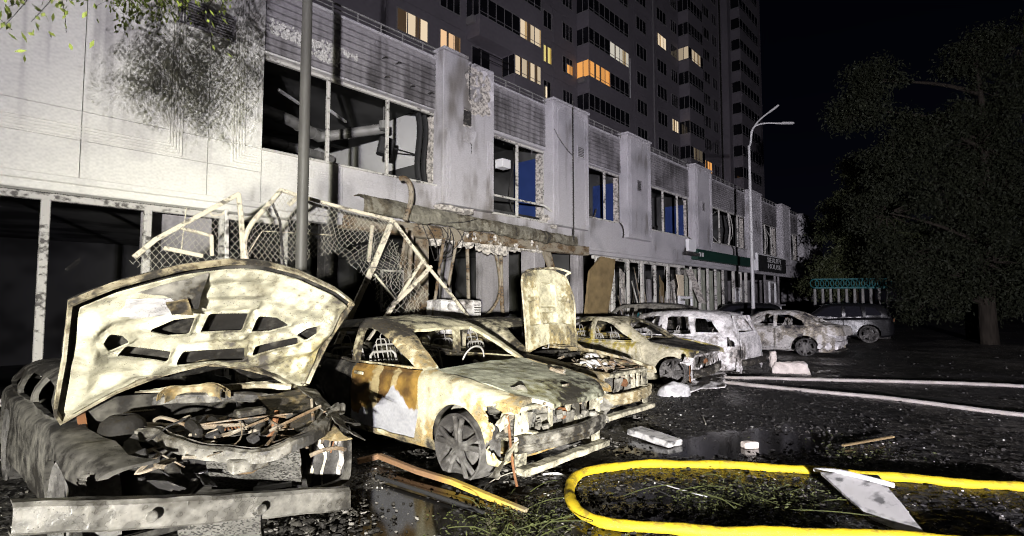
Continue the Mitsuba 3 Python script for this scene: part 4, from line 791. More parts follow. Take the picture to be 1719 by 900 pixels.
# door paint of the nearest car: ochre scorch above, bare white primer below, in ragged tongues
def door_c(p, n, uv):
    q = dr.dot(p - mi.Point3f(-.05, 5.81, 0), mi.Vector3f(*HV.tolist())); a = fbm(*P3(p, 2.6)); b = fbm(*P3(p, 8)); c = noise(*P3(p, 45)); d = noise(q * 9, p.z * 1.2)
    col = mix((.21, .125, .03), (.065, .036, .012), smoothstep(.42, .62, a * .7 + b * .3)); col = mix(col, (.30, .245, .13), smoothstep(.57, .66, b * .5 + d * .5) * .8)
    edge = .50 + .26 * (fbm(q * 5.5, 3.3) - .5) + .22 * smoothstep(-1.35, -.95, q) - .16 * smoothstep(-.85, -.6, q) + .05 * (b - .5)
    white = mix((.35, .355, .375), (.20, .20, .215), fbm(*P3(p, 6)))
    return mix(white, col, smoothstep(edge - .015, edge + .015, p.z)) * (.85 + .25 * c)
mat('scorched_door', mikit.proc(door_c), .5, .45, burnt_b)

HA = (4.38 * LV + (-3.81 - 1.33) * HV)
def biasA(p):
    x = (p.x - HA[0]) * HV[0] + (p.y - HA[1]) * HV[1]
    return .12 * smoothstep(.5, -.9, x) + .09 * smoothstep(1.30, 1.47, p.z) - .035 * smoothstep(.3, 1.0, x)
mat('ash_body', mikit.proc(burnt((.42, .39, .27), (.26, .165, .045), (.022, .02, .018), .505, .555, 1, biasA)), .6, .35, burnt_b)
carA = Car('burnt_car', 'burnt-out hatchback with ochre door, white lower patch and bare front end, nearest whole car', 'hatch', 4.38, -3.81, seed=1, paint='ash_body', group=None)
carA.build(hood_mat='ash_hood', door_mats={(-1, 0): 'scorched_door', (-1, 1): 'ash_dark'}, detail=.06, tyre=False, amp=.014)
carA.front_end(seed=3, m='ash_pale'); carA.engine(seed=3)
mat('ash_hood', mikit.proc(burnt((.30, .305, .235), (.32, .28, .06), (.02, .018, .016), .58, .535, 9, lambda p: .10 * smoothstep(.2, .75, p.x) - .05)), .55, .35, burnt_b)
# ------------------------------------------------------------------ the car with the raised hood at the left edge
G_ROW = 'burnt-out cars parked in a row along the building'
labels['burnt_car']['group'] = G_ROW
mat('hood_inner', mikit.proc(burnt((.42, .40, .30), (.25, .20, .065), (.05, .045, .04), .53, .565, 12, None, lambda p: .16 * smoothstep(-2.2, -1.5, p.x) * smoothstep(1.55, 1.2, p.z) - .06)), .55, .4, burnt_b)
KINDS['suv_wide'] = dict(KINDS['suv'], w=.93)
carH = Car('burnt_car', 'burnt-out car with wide raised hood and exposed engine bay at the left', 'suv_wide', 1.6, -4.45, seed=5, paint='soot_paint', group=G_ROW)
mat('soot_paint', mikit.proc(burnt((.10, .095, .085), (.09, .065, .03), (.012, .011, .010), .56, .45, 33)), .6, .3, burnt_b)
carH.build(hood='off', detail=.08, tyre=False, amp=.03, interior=False, crush=.62, doors=())
carH.engine(seed=8, m1='soot', m2='ash_dark')
HL, FL_ = dp(495, 640, 5.1), dp(588, 490, 4.68); he2 = -LV; he1 = FL_ - HL; he1 = he1 - he2 * np.dot(he1, he2); he1 /= np.linalg.norm(he1); hn = np.cross(he1, he2)
if np.dot(hn, EYE - HL) < 0: hn = -hn
def hood_pt(a, b, c):
    bulge = .10 * ((a - .86) / .9) ** 2 + .05 * ((b - .7) / .7) ** 2
    return HL + a[:, None] * he2 + b[:, None] * he1 + (c + bulge)[:, None] * hn
half = [(.86, .34), (.58, .28), (.30, .18), (.10, .06), (.00, .00), (-.05, .12), (-.06, .6), (-.10, 1.10), (.10, 1.22), (.46, 1.36), (.72, 1.42), (.86, 1.43)]
def mir(h): return h + [(1.72 - a, b) for a, b in h[::-1]]
out_p = Polygon(mir(half)).buffer(0); in_p = out_p.buffer(-.055, join_style=1).buffer(-.02).buffer(.02)
hs = [Polygon([(.71, .75), (1.01, .75), (1.0, .95), (.72, .95)])]
for f in (lambda q: q, lambda q: [(1.72 - a, b) for a, b in q]):
    hs += [Polygon(f([(.64, .92), (.50, .91), (.36, .82), (.50, .75), (.64, .74)])), Polygon(f([(.56, .47), (.56, .58), (.26, .70), (.22, .61)])), Polygon(f([(.22, .80), (.28, .72), (.17, .66), (.12, .76), (.14, .84)])), Polygon(f([(.68, .66), (.80, .66), (.80, .69), (.68, .69)]))]
hs += [Polygon([(.61, .45), (1.11, .45), (1.08, .57), (.64, .57)]), Polygon([(.68, 1.0), (1.12, .985), (1.12, 1.02), (.68, 1.03)])]
for a, b in ((.45, 1.22), (.70, 1.27), (1.0, 1.25), (1.25, 1.2), (.3, 1.05), (.12, .4), (.08, .9), (.5, 1.1)): hs.append(__import__('shapely').geometry.Point(a, b).buffer(.011, 6))
panel_p = in_p.difference(unary_union([h.buffer(-.02, join_style=1).buffer(.02) for h in hs]))
def hood_layer(poly, c0, c1, ed=.03):
    m = trimesh.creation.extrude_polygon(poly, c1 - c0, engine='earcut'); m = tm(mf(m).refine_to_length(ed)); v = m.vertices
    m.vertices = hood_pt(v[:, 0], v[:, 1], c0 + v[:, 2]); 
    if m.volume < 0: m.invert()
    return m
Hd = obj('raised_hood', wob(hood_layer(out_p, -.052, -.045), .008, 5, 3), 'ash_dark', carH.k)
rim = out_p.difference(out_p.buffer(-.018)); obj('hood_flange', hood_layer(rim, -.045, .008), 'ash_cream', Hd)
m_ = hood_layer(panel_p, .006, .020, .024); uvp = np.stack([(m_.vertices - HL) @ he2, (m_.vertices - HL) @ he1], 1)
import shapely
core = unary_union(hs[:11]).convex_hull; dist = shapely.distance(core, shapely.points(uvp)); dh = shapely.distance(unary_union(hs[:11]), shapely.points(uvp)); de = shapely.distance(in_p.exterior, shapely.points(uvp))
m_.vertices = m_.vertices + hn * (.012 * (meshkit.fbm(np.column_stack([uvp * [4, 7], uvp[:, :1] * 0]), 3) - .5) + .038 * np.exp(-(dh / .03) ** 2) + .034 * np.exp(-((dist - .10) / .05) ** 2) - .022 * np.exp(-((dist - .22) / .05) ** 2) + .03 * np.exp(-((de - .09) / .05) ** 2))[:, None]
obj('hood_inner_panel', m_, 'hood_inner', Hd, smooth=40)
def hpl(u, v):
    r = ray(u, v); t = np.dot(HL - EYE, hn) / np.dot(r, hn); q = EYE + r * t - HL; return float(q @ he2), float(q @ he1)
def hq(u, v, c): a, b = hpl(u, v); return hood_pt(np.array([a]), np.array([b]), np.array([c - .10 * ((a - .86) / .9) ** 2]))[0]
obj('folded_corner', crumple(hq(225, 462, .12), hq(344, 446, .04), hq(322, 492, .16), hq(270, 476, .10), 14, 14, .03, 4, .006, 5), 'ash_grey', Hd)
obj('folded_corner', crumple(hq(205, 470, .14), hq(300, 478, .12), hq(300, 505, .12), hq(190, 520, .1), 14, 14, .04, 4, .006, 6), 'ash_white', Hd)
obj('folded_corner', crumple(hq(268, 476, .17), hq(305, 472, .17), hq(312, 500, .16), hq(278, 500, .17), 16, 16, .05, 6, .006, 9), 'ash_ochre', Hd)
hinge = lambda a: HL + a * he2
for a in (.03, 1.6): obj('hood_hinge', cat_([bar(hinge(a), hinge(a) + HV * .15 + [0, 0, -.14], .05, .012), bar(hinge(a) + HV * .02, hinge(a) + he1 * .3 + hn * .03, .05, .012)]), 'rust_red', carH.k)
# cowl, lock carrier, radiator, fallen bumper beam (local detail of the stripped front)
def strip(pts, w, h, m, name, parent, amp=.012, seed=0, n=40):
    q = spl(pts, n); t = np.gradient(q, axis=0); t /= np.linalg.norm(t, axis=1, keepdims=True); sd = np.cross(t, [0, 0, 1.0]); sd /= np.linalg.norm(sd, axis=1, keepdims=True)
    P = np.array([[q[i] + sd[i] * a * w * .5 + np.array([0, 0, b * h]) for a, b in ((-1, -1), (-.9, .2), (-.45, .5), (-.2, .1), (.2, .1), (.45, .5), (.9, .2), (1, -1.2))] for i in range(n)])
    return obj(name, wob(tm(mf(thick(P, .006)).refine_to_length(.03)), amp, 7, seed), m, parent)
K_ = carH.k
strip([gp(230, 660, .97), gp(330, 650, .99), gp(420, 645, .97), gp(490, 648, .93)], .10, .03, 'ash_cream', 'cowl_panel', K_, .02, 1)
strip([gp(230, 672, .93), gp(340, 664, .94), gp(480, 668, .88)], .05, .04, 'ash_grey', 'cowl_panel', K_, .02, 2)
strip([gp(270, 664, .97), gp(310, 652, 1.0), gp(350, 650, 1.0), gp(380, 657, .98)], .07, .05, 'ash_ochre', 'wiper_linkage', K_, .02, 3)
strip([gp(230, 722, .80), gp(290, 735, .78), gp(340, 752, .74), gp(405, 759, .71), gp(455, 755, .72), gp(500, 737, .77), gp(545, 700, .82), gp(570, 680, .84)], .10, .05, 'ash_grey', 'lock_carrier', K_, .022, 4, 60)
obj('latch', place(wob(cbx(-.12, .12, -.05, .05, -.06, .02, .01).subdivide().subdivide(), .012, 9), gp(418, 772, .66), CH + math.pi / 2), 'ash_grey', K_)
obj('radiator', crumple(gp(345, 765, .69), gp(505, 748, .71), gp(505, 815, .30), gp(355, 822, .30), 26, 26, .035, 3, .02, 4), 'radiator_core', K_)
obj('condenser', crumple(gp(300, 865, .30), gp(440, 862, .30), gp(440, 905, .08), gp(300, 915, .08), 20, 20, .03, 3, .02, 5), 'radiator_core', K_)
obj('engine_cover', place(wob(trimesh.creation.icosphere(subdivisions=4, radius=.3), .05, 3, 2), gp(262, 790, .48) - [0, 0, .0], CH, 0, 0, 1), 'ash_dark', K_, smooth=True)
obj('white_bracket', wob(cat_([bar(gp(335, 793, .5), gp(365, 783, .53), .05, .012), bar(gp(365, 783, .53), gp(368, 797, .47), .04, .012)]).subdivide(), .01, 9), 'white_paint', K_)
obj('oil_cooler', cat_([bar(gp(430 + 6 * k, 822 - k, .32), gp(437 + 6 * k, 808 - k, .38), .015, .02) for k in range(9)] + [bar(gp(425, 822, .33), gp(490, 812, .34), .03, .03)]), 'galvanised', K_)
apron = crumple(gp(430, 668, .90), gp(505, 655, .92), gp(590, 735, .72), gp(520, 740, .66), 26, 26, .05, 4, .01, 6); obj('fender_apron', apron, 'ash_ochre', K_)
obj('fender', crumple(gp(497, 648, .95), gp(530, 655, .9), gp(612, 745, .72), gp(585, 725, .78), 30, 12, .03, 4, .008, 8), 'ash_grey', K_)
obj('fuse_box', place(wob(cbx(-.10, .10, -.06, .06, -.04, .05, .012).subdivide().subdivide(), .01, 9), gp(420, 698, .86), CH + math.pi / 2), 'ash_grey', K_)
hub = (carH.M @ np.r_[carH.K['axle'][0], .80, .36, 1])[:3]
ln = []
for t in np.linspace(-1.6, 1.25, 40):
    ln.append([(carH.M @ np.r_[carH.K['axle'][0] + r * math.cos(t) + .02, .70 + y, .42 + r * math.sin(t), 1])[:3] for r, y in ((.20, .02), (.27, .05), (.33, .10), (.37, .17), (.385, .24))])
arc = lambda r0, w0, y0, t0, t1: thick(np.array([[(carH.M @ np.r_[carH.K['axle'][0] + (r0 + w_ * a_) * math.cos(t), y0 + .10 * a_ + .02 * math.sin(t * 7), .36 + (r0 + w_ * a_) * math.sin(t), 1])[:3] for a_, w_ in ((0, w0), (.35, w0), (.7, w0), (1, w0))] for t in np.linspace(t0, t1, 40)]), .012)
obj('wheel_liner', dent(mf(arc(.24, .13, .78, -1.3, 1.75)), .04, .018, 5, .006, 3), 'ash_white', K_, smooth=40)
obj('wheel_liner', dent(mf(arc(.30, .06, .62, -.9, 2.2)), .04, .02, 5, .006, 4), 'ash_pale', K_, smooth=40)
for k, (a, b, r) in enumerate((((545, 690, .85), (540, 745, .6), .012), ((562, 695, .8), (555, 760, .5), .006), ((520, 765, .6), (580, 755, .6), .015), ((440, 700, .85), (410, 720, .75), .012), ((465, 690, .88), (450, 735, .7), .02), ((560, 700, .8), (540, 800, .2), .008))):
    obj('bent_rod', tube(spl([gp(*a), (gp(*a) + gp(*b)) / 2 + [.02, 0, .03], gp(*b)], 8), r, 6), 'rust_red' if k in (1, 4) else 'burnt_steel', K_)
obj('copper_wiring', cat_([tube(spl([gp(400, 690, .88), gp(385 + 2 * k, 705, .84), gp(378 + 6 * k, 722 - k, .8)], 8), .006, 4) for k in range(7)]), 'rust_red', K_)
BR, BL = gp(586, 836, .17), gp(586, 836, .17) - 1.95 * LV + np.array([0, 0, .42])
u_ = np.linspace(0, 1, 34); Pm = []
for t in u_:
    c = BL + (BR - BL) * t + HV * .07 * (1 - (2 * t - 1) ** 2); Pm.append([c + HV * o + np.array([0, 0, dz]) for o, dz in ((-.07, -.085), (.0, -.085), (.02, -.07), (.02, .06), (.0, .08), (-.07, .08))])
bm_ = dent(mf(thick(np.array(Pm), .008)), .04, .014, 3, .004, 3)
for t_ in (.30, .62): bm_ = cat_([bm_, place(lathe_z([(.035, 0), (.03, .006), (.02, .004), (.0, -.004)], 14), BL + (BR - BL) * t_ + HV * (.085 + .07 * (1 - (2 * t_ - 1) ** 2)), CH, math.pi / 2)])
tag(obj('fallen_bumper_beam', bm_, 'beam_steel', smooth=30), 'long flat grey bumper beam lying slantwise below the engine bay of the leftmost car', 'bumper beam')
mat('beam_steel', mikit.proc(burnt((.16, .153, .138), (.10, .085, .06), (.035, .033, .03), .60, .54, 29)), .42, .5, burnt_b)
# ------------------------------------------------------------------ the third car, its hood standing upright
carC = Car('burnt_car', 'burnt-out car with its hood standing upright, right behind the nearest hatchback', 'sedan', 6.9, -4.6, seed=9, paint='ash_cream2', group=G_ROW, sink=.06)
mat('ash_cream2', mikit.proc(burnt((.38, .35, .25), (.23, .155, .05), (.024, .022, .018), .49, .53, 27, lambda p: .14 * smoothstep(1.0, 1.2, p.z) - .02)), .6, .35, burnt_b)
carC.build(hood='off', detail=.08, amp=.02, tyre=False, wr=.92); carC.front_end(seed=13, beam='ash_cream2', m='ash_pale'); carC.engine(seed=14, m1='ash_cream', m2='ash_white')
hv, hw = carC.K['hood'], .66
up = []
for t in np.linspace(0, 1, 70):
    row = []
    for y in np.linspace(-1, 1, 60):
        wdt = hw * (1.0 if t < .7 else 1 - .16 * ((t - .7) / .3) ** 1.5); zz = t * 1.30 - .10 * y * y * t ** 3 + .10 * (1 - y * y) * (1 - t) ** 3
        rel = .0
        arch_ = .84 - .16 * (y / .8) ** 2
        if .30 < t < arch_ and abs(y) < .82: rel = -.075
        if .30 < t < arch_ and (.30 < abs(y) < .40): rel = .0
        if .46 < t < .51 and abs(y) < .30: rel = .0
        if .62 < t < .66 and .40 < abs(y) < .8: rel = -.02
        row.append([-.10 * t - .05 * t * t + rel + .03 * y * y, y * wdt, zz])
    up.append(row)
hoodC = dent(mf(thick(np.array(up), .016)), .035, .014, 3.2, .010, 4)
mat('hood_upright', mikit.proc(burnt((.42, .395, .28), (.25, .175, .05), (.05, .045, .035), .50, .555, 15)), .55, .4, burnt_b)
Hc = carC.put('raised_hood', place(hoodC, [hv[0] - .02, 0, .97]), 'hood_upright', smooth=35)
carC.put('hood_edge', place(cat_([tube(spl([[-.02, -hw, 0], [-.06, -hw, .5], [-.12, -hw * .98, .95], [-.17, -hw * .86, 1.2], [-.17, -hw * .5, 1.29], [-.16, 0, 1.32], [-.16, hw * .4, 1.33], [-.05, hw * .8, 1.26]], 50), .018, 6), tube(spl([[-.02, hw, 0], [-.06, hw, .5], [-.12, hw * .98, .95], [-.17, hw * .88, 1.12], [-.1, hw * .7, 1.22], [-.05, hw * .8, 1.26]], 36), .018, 6)]), [hv[0] + .02, 0, .97]), 'ash_cream', Hc)
# ------------------------------------------------------------------ yellowed car, wagon seen from behind, sedan at the right
KINDS['sedan_short'] = dict(KINDS['sedan'], len=(-2.4, 2.0), hood=(.74, 1.88))
carD = Car('burnt_car', 'burnt-out car with long yellowed right fender, between the upright hood and the pale wagon', 'sedan_short', 11.1, -4.8, seed=21, paint='ash_yellow', group=G_ROW, sink=.13)
mat('ash_yellow', mikit.proc(burnt((.40, .37, .27), (.27, .215, .04), (.024, .022, .018), .48, .54, 17, lambda p: .15 * smoothstep(.98, 1.12, p.z) - .03, lambda p: .12 * smoothstep(.55, .80, p.z) - .06)), .6, .35, burnt_b)
carD.build(hood_mat='ash_dark', detail=.08, amp=.03, tyre=False, wr=.86); carD.front_end(seed=23, m='ash_white', sagging=.06) 
carS = Car('burnt_wagon', 'pale burnt-out wagon parked nose-in, its open tailgate window facing the camera', 'suv', 13.35, -5.2, rev=True, seed=31, cat='car', paint='ash_white', group=G_ROW, sink=.15)
def suv_rear(sh):
    for e in (-1, 1): sh = sh - mf(bx(-2.4, -1.98, e * .90 - .14, e * .90 + .14, .80, 1.02))
    return sh
carS.build(detail=.08, amp=.018, cut=suv_rear, tyre=False, wr=.9)
gl = Polygon([(-.69, .98), (.69, .98), (.56, 1.50), (-.56, 1.50)]).difference(Polygon([(-.57, 1.06), (.57, 1.06), (.46, 1.42), (-.46, 1.42)]))
tgm = trimesh.creation.extrude_polygon(gl, .03, engine='earcut'); v = tgm.vertices; tgm.vertices = np.stack([-2.20 + .33 * (v[:, 1] - .98) + v[:, 2] - .0, v[:, 0], v[:, 1]], 1)
if tgm.volume < 0: tgm.invert()
Tg = carS.put('tailgate', dent(cat_([tm(mf(tgm).refine_to_length(.08)), tm(mf(thick(np.array([[[-2.235 - .02 * math.cos(z * 9), y, z] for z in np.linspace(.50, .99, 14)] for y in np.linspace(-.70, .70, 24)]), .02)).refine_to_length(.08))]), .1, .012, seed=4), 'ash_white', smooth=32)
carS.put('rear_bumper_bar', dent(mf(cbx(-2.36, -2.24, -.74, .74, .36, .50, .02)), .06, .012, seed=6), 'ash_grey', smooth=32)
for e in (-1, 1):
    carS.put('taillight_socket', place(crumple([0, -.07, -.1], [0, .07, -.1], [.05, .07, .1], [.05, -.07, .1], 8, 8, .05, 6, .01, 7), [-2.04, e * .80, .91]), 'ash_dark')
    carS.put('bumper_remnant', crumple([-2.22, e * .90, .55], [-2.26, e * .70, .5], [-2.24, e * .72, .2], [-2.15, e * .88, .22], 10, 10, .07, 5, .01, 8), 'ash_white')
carG = Car('burnt_sedan', 'burnt-out grey sedan with crumpled boot and missing rear bumper, rightmost of the burnt row', 'sedan', 19.3, -4.3, rev=True, seed=41, cat='car', paint='ash_sedan', group=G_ROW, sink=.08)
mat('ash_sedan', mikit.proc(burnt((.40, .385, .365), (.24, .185, .075), (.035, .032, .035), .50, .53, 19)), .6, .35, burnt_b)
def sed_rear(sh):
    sh = sh - mf(bx(-2.5, -2.16, -.95, .95, .0, .72))
    for k in range(14): q = np.random.default_rng(k + 700); sh = sh - mf(place(chunk(q.uniform(.07, .15), k, 2, 1), [q.uniform(-2.35, -1.75), q.choice([-1, 1]) * .88, q.uniform(.35, .75)]))
    return sh
carG.build(detail=.08, amp=.03, cut=sed_rear, tyre=False, wr=.86)
carG.put('crash_bar', dent(mf(cbx(-2.24, -2.14, -.72, .72, .40, .54, .02)), .06, .03, seed=6), 'ash_white', smooth=32)
carG.put('inner_panel', cat_([crumple([-2.15, -.8, .3], [-2.1, .8, .3], [-2.15, .8, .9], [-2.2, -.8, .9], 24, 12, .08, 4, .01, 3), crumple([-1.7, .80, .3], [-2.2, .78, .35], [-2.2, .80, .72], [-1.75, .84, .75], 14, 12, .09, 5, .01, 4)]), 'ash_white')
carG.put('exhaust_box', wob(cbx(-2.1, -1.7, .1, .7, .22, .36, .04).subdivide().subdivide().subdivide(), .03, 6), 'ash_white')
carK = Car('burnt_car', 'dark burnt-out car set back between the pale wagon and grey sedan, mostly hidden', 'suv', 16.25, -7.6, rev=True, seed=51, paint='ash_grey', group=G_ROW)
carK.build(detail=.14, amp=.03, tyre=False)
# dark cars parked beyond
mat('car_black', (.006, .006, .007), .3, .3)
for i, (l_, h_, lab) in enumerate(((25.0, -7.6, 'dark intact car parked beyond the grey burnt sedan, windows still in place'), (26.5, -3.9, 'second dark car at the far right, partly hidden by foliage'))):
    c = Car('parked_car', lab, 'suv', l_, h_, rev=True, yaw=.45 if i == 0 else .3, seed=60 + i, paint='car_black', cat='car', group='dark cars parked beyond the burnt row')
    c.build(front='full', detail=.2, amp=.0, tyre=True, interior=False)
    for e in (-1, 1):
        for j, w_ in enumerate(c.K['windows']): c.put('side_window', tm(yprism(Polygon(w_).buffer(.01), e * .60 - .004, e * .60 + .004)).apply_transform(np.array([[1, 0, 0, 0], [0, 1, -.42 * e, .42 * e * 1.22 + e * .10], [0, 0, 1, 0], [0, 0, 0, 1.0]])), 'dark_glass')
    c.put('rear_light', cat_([cbx(-2.2, -2.15, e * .74 - .1, e * .74 + .1, .84, 1.0, .02) for e in (-1, 1)]), 'rust_red')
# ------------------------------------------------------------------ bent terrace frames with wire netting
mat('cream_tube', mikit.proc(lambda p, n, uv: mix((.50, .46, .36), (.12, .11, .09), smoothstep(.5, .68, fbm(*P3(p, 7)) * .5 + fbm(*P3(p, 25)) * .5))), .6, .3)
mat('wire', (.34, .325, .28), .5, .5)
FO = 1.75
def W(u, v, o=FO): return wl(u, v, o)
def down(a, b, z=0.0): a, b = np.asarray(a), np.asarray(b); t = (z - a[2]) / (b[2] - a[2]); return a + (b - a) * t
def sq(name, pts, w, parent, m='cream_tube', n=1, h=None):
    q = np.asarray(pts, float); v = []
    for i in range(len(q) - 1): d = q[i + 1] - q[i]; e = d / np.linalg.norm(d) * w * .3; v.append(bar(q[i] - (e if i else 0), q[i + 1] + (e if i < len(q) - 2 else 0), w, h or w, BN, .006))
    return obj(name, wob(cat_(v), .004, 5), m, parent)
F1 = thing('terrace_frame', 'leaning frame of bent pale tubes with wire netting, left of the near lamp post', 'frame')
sq('tube', [W(225, 432), W(261, 402), W(400, 326), W(405, 366), W(408, 428), down(W(405, 366), W(408, 428), .05)], .055, F1)
sq('tube', [W(380, 352), W(380, 425), down(W(380, 352), W(380, 425), .05)], .05, F1, 'window_frame'); sq('tube', [W(303, 383), W(355, 396), W(356, 430)], .04, F1); sq('tube', [W(275, 416), W(340, 430)], .05, F1)
sq('tube', [W(350, 355), W(357, 362), W(372, 361), W(380, 352)], .02, F1); sq('tube', [W(313, 348), W(303, 430)], .012, F1)
F2 = thing('terrace_frame', 'bent canopy frame of pale tubes with torn wire netting, behind the near lamp post', 'frame')
c2 = spl([W(412, 428), W(413, 395), W(420, 380), W(440, 355), W(456, 338), W(472, 319)], 24)
obj('tube', tube(np.vstack([down(c2[1], c2[0], .05), c2]), .035, 8), 'cream_tube', F2, smooth=40)
sq('tube', [W(472, 319), W(498, 328), W(560, 345), W(610, 358), W(659, 369)], .05, F2); sq('tube', [W(659, 369), W(712, 440), W(755, 492), W(786, 532), down(W(755, 492), W(786, 532), 1.25)], .05, F2)
sq('tube', [W(659, 369), W(630, 440), W(594, 518), down(W(630, 440), W(594, 518), .1)], .10, F2, h=.04)
sq('tube', [W(712, 434, 1.6), W(676, 490, 1.6), W(645, 533, 1.6), down(W(676, 490, 1.6), W(645, 533, 1.6), .3)], .045, F2); sq('tube', [W(724, 447), W(690, 484), W(662, 510), W(648, 533)], .06, F2); sq('tube', [W(629, 460), W(667, 507)], .03, F2)
sq('tube', [W(456, 338), W(470, 372), W(476, 440), down(W(470, 372), W(476, 440), .05)], .03, F2, 'soot')
sq('tube', [W(484, 344, 1.5), W(500, 330, 1.5)], .07, F2, h=.02); sq('tube', [W(415, 428), W(440, 388), W(560, 395)], .012, F2)
sq('tube', [W(745, 400, .8), W(735, 470, .8), down(W(745, 400, .8), W(735, 470, .8), .1)], .05, F2, 'burnt_steel'); sq('tube', [W(683, 383, .8), W(672, 450, .8)], .05, F2, 'burnt_steel'); sq('tube', [W(625, 378, .9), W(619, 440, .9)], .05, F2, 'cream_tube')
def net(poly_px, o, sag, seed, cell=.062, r=.0034):
    pl = Polygon([wp(u, v, o) for u, v in poly_px]).buffer(0); x0, z0, x1, z1 = pl.bounds; seg = []
    for sl in (1.25, -1.25):
        for c in np.arange(-6, 6, cell):
            ln = LineString([(x0 - .1, (x0 - .1 - x0) * sl + z0 + c * 1.6), (x1 + .1, (x1 + .1 - x0) * sl + z0 + c * 1.6)]).intersection(pl)
            for g in getattr(ln, 'geoms', [ln]):
                if g.is_empty or g.length < .03: continue
                n = max(2, int(g.length / .10)); P = np.array([g.interpolate(t, normalized=True).coords[0] for t in np.linspace(0, 1, n + 1)]); seg.append(P)
    v, f, at = [], [], 0; tri = np.array([[0, 1], [-.87, -.5], [.87, -.5]]) * r
    for P in seg:
        P3_ = np.column_stack([P[:, 0], np.zeros(len(P)), P[:, 1]]); nn = [meshkit.fbm(P3_ * 1.9, 3, seed + k) - .5 for k in range(3)]; n4 = meshkit.fbm(P3_ * 9, 2, seed + 5) - .5
        Q = np.array([L(a + sag * .25 * nn[0][i], o + sag * 2.2 * nn[1][i] + .05 * n4[i], b + sag * .3 * nn[2][i]) for i, (a, b) in enumerate(P)])
        t_, u_1, u_2, _ = frame_of(Q[0], Q[-1], BN)
        ring = (Q[:, None, :] + tri[None, :, :1] * u_1 + tri[None, :, 1:] * u_2).reshape(-1, 3); v.append(ring)
        for i in range(len(Q) - 1):
            for j in range(3): a, b = at + i * 3 + j, at + i * 3 + (j + 1) % 3; f += [[a, b, b + 3], [a, b + 3, a + 3]]
        at += len(ring)
    return trimesh.Trimesh(np.vstack(v), f, process=False)
tag(obj('wire_netting', net([(215, 440), (262, 402), (350, 354), (383, 350), (403, 366), (407, 432), (330, 445), (255, 470)], FO, .18, 3), 'wire', F1), kind='stuff')
tag(obj('wire_netting', net([(413, 430), (417, 388), (456, 340), (474, 322), (560, 347), (657, 371), (640, 400), (600, 410), (560, 425), (500, 440), (450, 440)], FO, .22, 7), 'wire', F2), kind='stuff')
tag(obj('wire_netting', net([(560, 420), (600, 412), (645, 398), (655, 376), (700, 430), (722, 500), (700, 540), (655, 520), (610, 470)], FO - .1, .5, 11, .075, .003), 'wire', F2), kind='stuff')
# ------------------------------------------------------------------ lamp posts
mat('post_paint', mikit.proc(lambda p, n, uv: mix((.08, .078, .07), (.045, .043, .04), fbm(p.x * 9, p.y * 9, p.z * 2))), .55, .4)
lp = dp(506.5, 400, 7.0); Lp = thing('lamp_post', 'plain round lamp post rising in front of the near facade, top out of view', 'lamp post')
obj('pole', tube([[lp[0], lp[1], z] for z in (0, .3, 1.5, 4, 7, 8.5)], [.085, .08, .074, .070, .062, .055], 20), 'post_paint', Lp, smooth=40)
obj('base_flange', cat_([cyl_z(lp, .14, .0, .03), cyl_z(lp, .095, .03, .35)]), 'post_paint', Lp) if False else obj('base_flange', place(lathe_z([(.15, 0), (.15, .03), (.1, .035), (.095, .34), (.08, .36)]), [lp[0], lp[1], 0]), 'post_paint', Lp)
obj('lamp_arm', tube(spl([[lp[0], lp[1], 8.4], [lp[0] + .1, lp[1] - .1, 8.9], [lp[0] + .7, lp[1] - .6, 9.2], [lp[0] + 1.4, lp[1] - 1.2, 9.25]], 14), .035, 8), 'post_paint', Lp)
mat('lamp_grey', (.40, .40, .40), .5, .4)
fp = dp(1262, 420, 21.5); Lf = thing('street_lamp', 'tall white double-armed street lamp standing by the far shops', 'street lamp')
obj('pole', tube([[fp[0], fp[1], z] for z in (0, 1.2, 1.25, 5, 8.0)], [.11, .105, .07, .06, .048], 16), 'lamp_grey', Lf, smooth=40)
for pts, in (([(1257, 235), (1261, 215), (1275, 208), (1297, 207), (1312, 207)],), ([(1257, 240), (1259, 222), (1266, 208), (1278, 196), (1290, 187)],)):
    q = [dp(u, v, 21.5) for u, v in pts]; q = [np.array([fp[0], fp[1], 7.95])] + [p + [.08, 0, 0] for p in q]
    obj('lamp_arm', tube(spl(q, 24), .032, 8), 'lamp_grey', Lf, smooth=40); d = q[-1] - q[-2]; d /= np.linalg.norm(d)
    obj('lamp_head', wob(bar(q[-1] - d * .1, q[-1] + d * .42, .17, .08, c=.03), .001, 3), 'lamp_grey', Lf)
# ------------------------------------------------------------------ hoses and loose things on the ground
mat('hose_yellow', mikit.proc(lambda p, n, uv: mix(mix((.58, .42, .012), (.34, .24, .012), fbm(*P3(p, 9))), (.22, .165, .02), smoothstep(.45, .80, fbm(*P3(p, 14)) * .7 + noise(*P3(p, 60)) * .3))), .7, .3, lambda p, n, uv: noise(*P3(p, 170)) * .0018)
yp = [(1760, 822), (1600, 808), (1459, 797), (1375, 790), (1300, 784), (1200, 780), (1100, 778), (1030, 782), (978, 795), (957, 815), (957, 840), (980, 862), (1035, 879), (1150, 888), (1300, 893), (1459, 898), (1600, 905), (1760, 915)]
yq = spl([gp(u, v, .05) for u, v in yp], 220); yq[:, 2] = .045 + .006 * np.sin(np.arange(220) * .3); yq[:, :2] += .010 * np.column_stack([np.sin(np.arange(220) * .21), np.cos(np.arange(220) * .17)])
tag(obj('fire_hose', tube(yq, .047 + .003 * np.sin(np.arange(220) * .45) + .002 * np.sin(np.arange(220) * 1.3), 16, flat=.86), 'hose_yellow', smooth=40), 'bright yellow fire hose curving in a loop over the wet ground', 'fire hose')
mat('hose_white', mikit.proc(lambda p, n, uv: mix((.46, .43, .40), (.22, .20, .18), fbm(*P3(p, 8)))), .8, .2, rough_b)
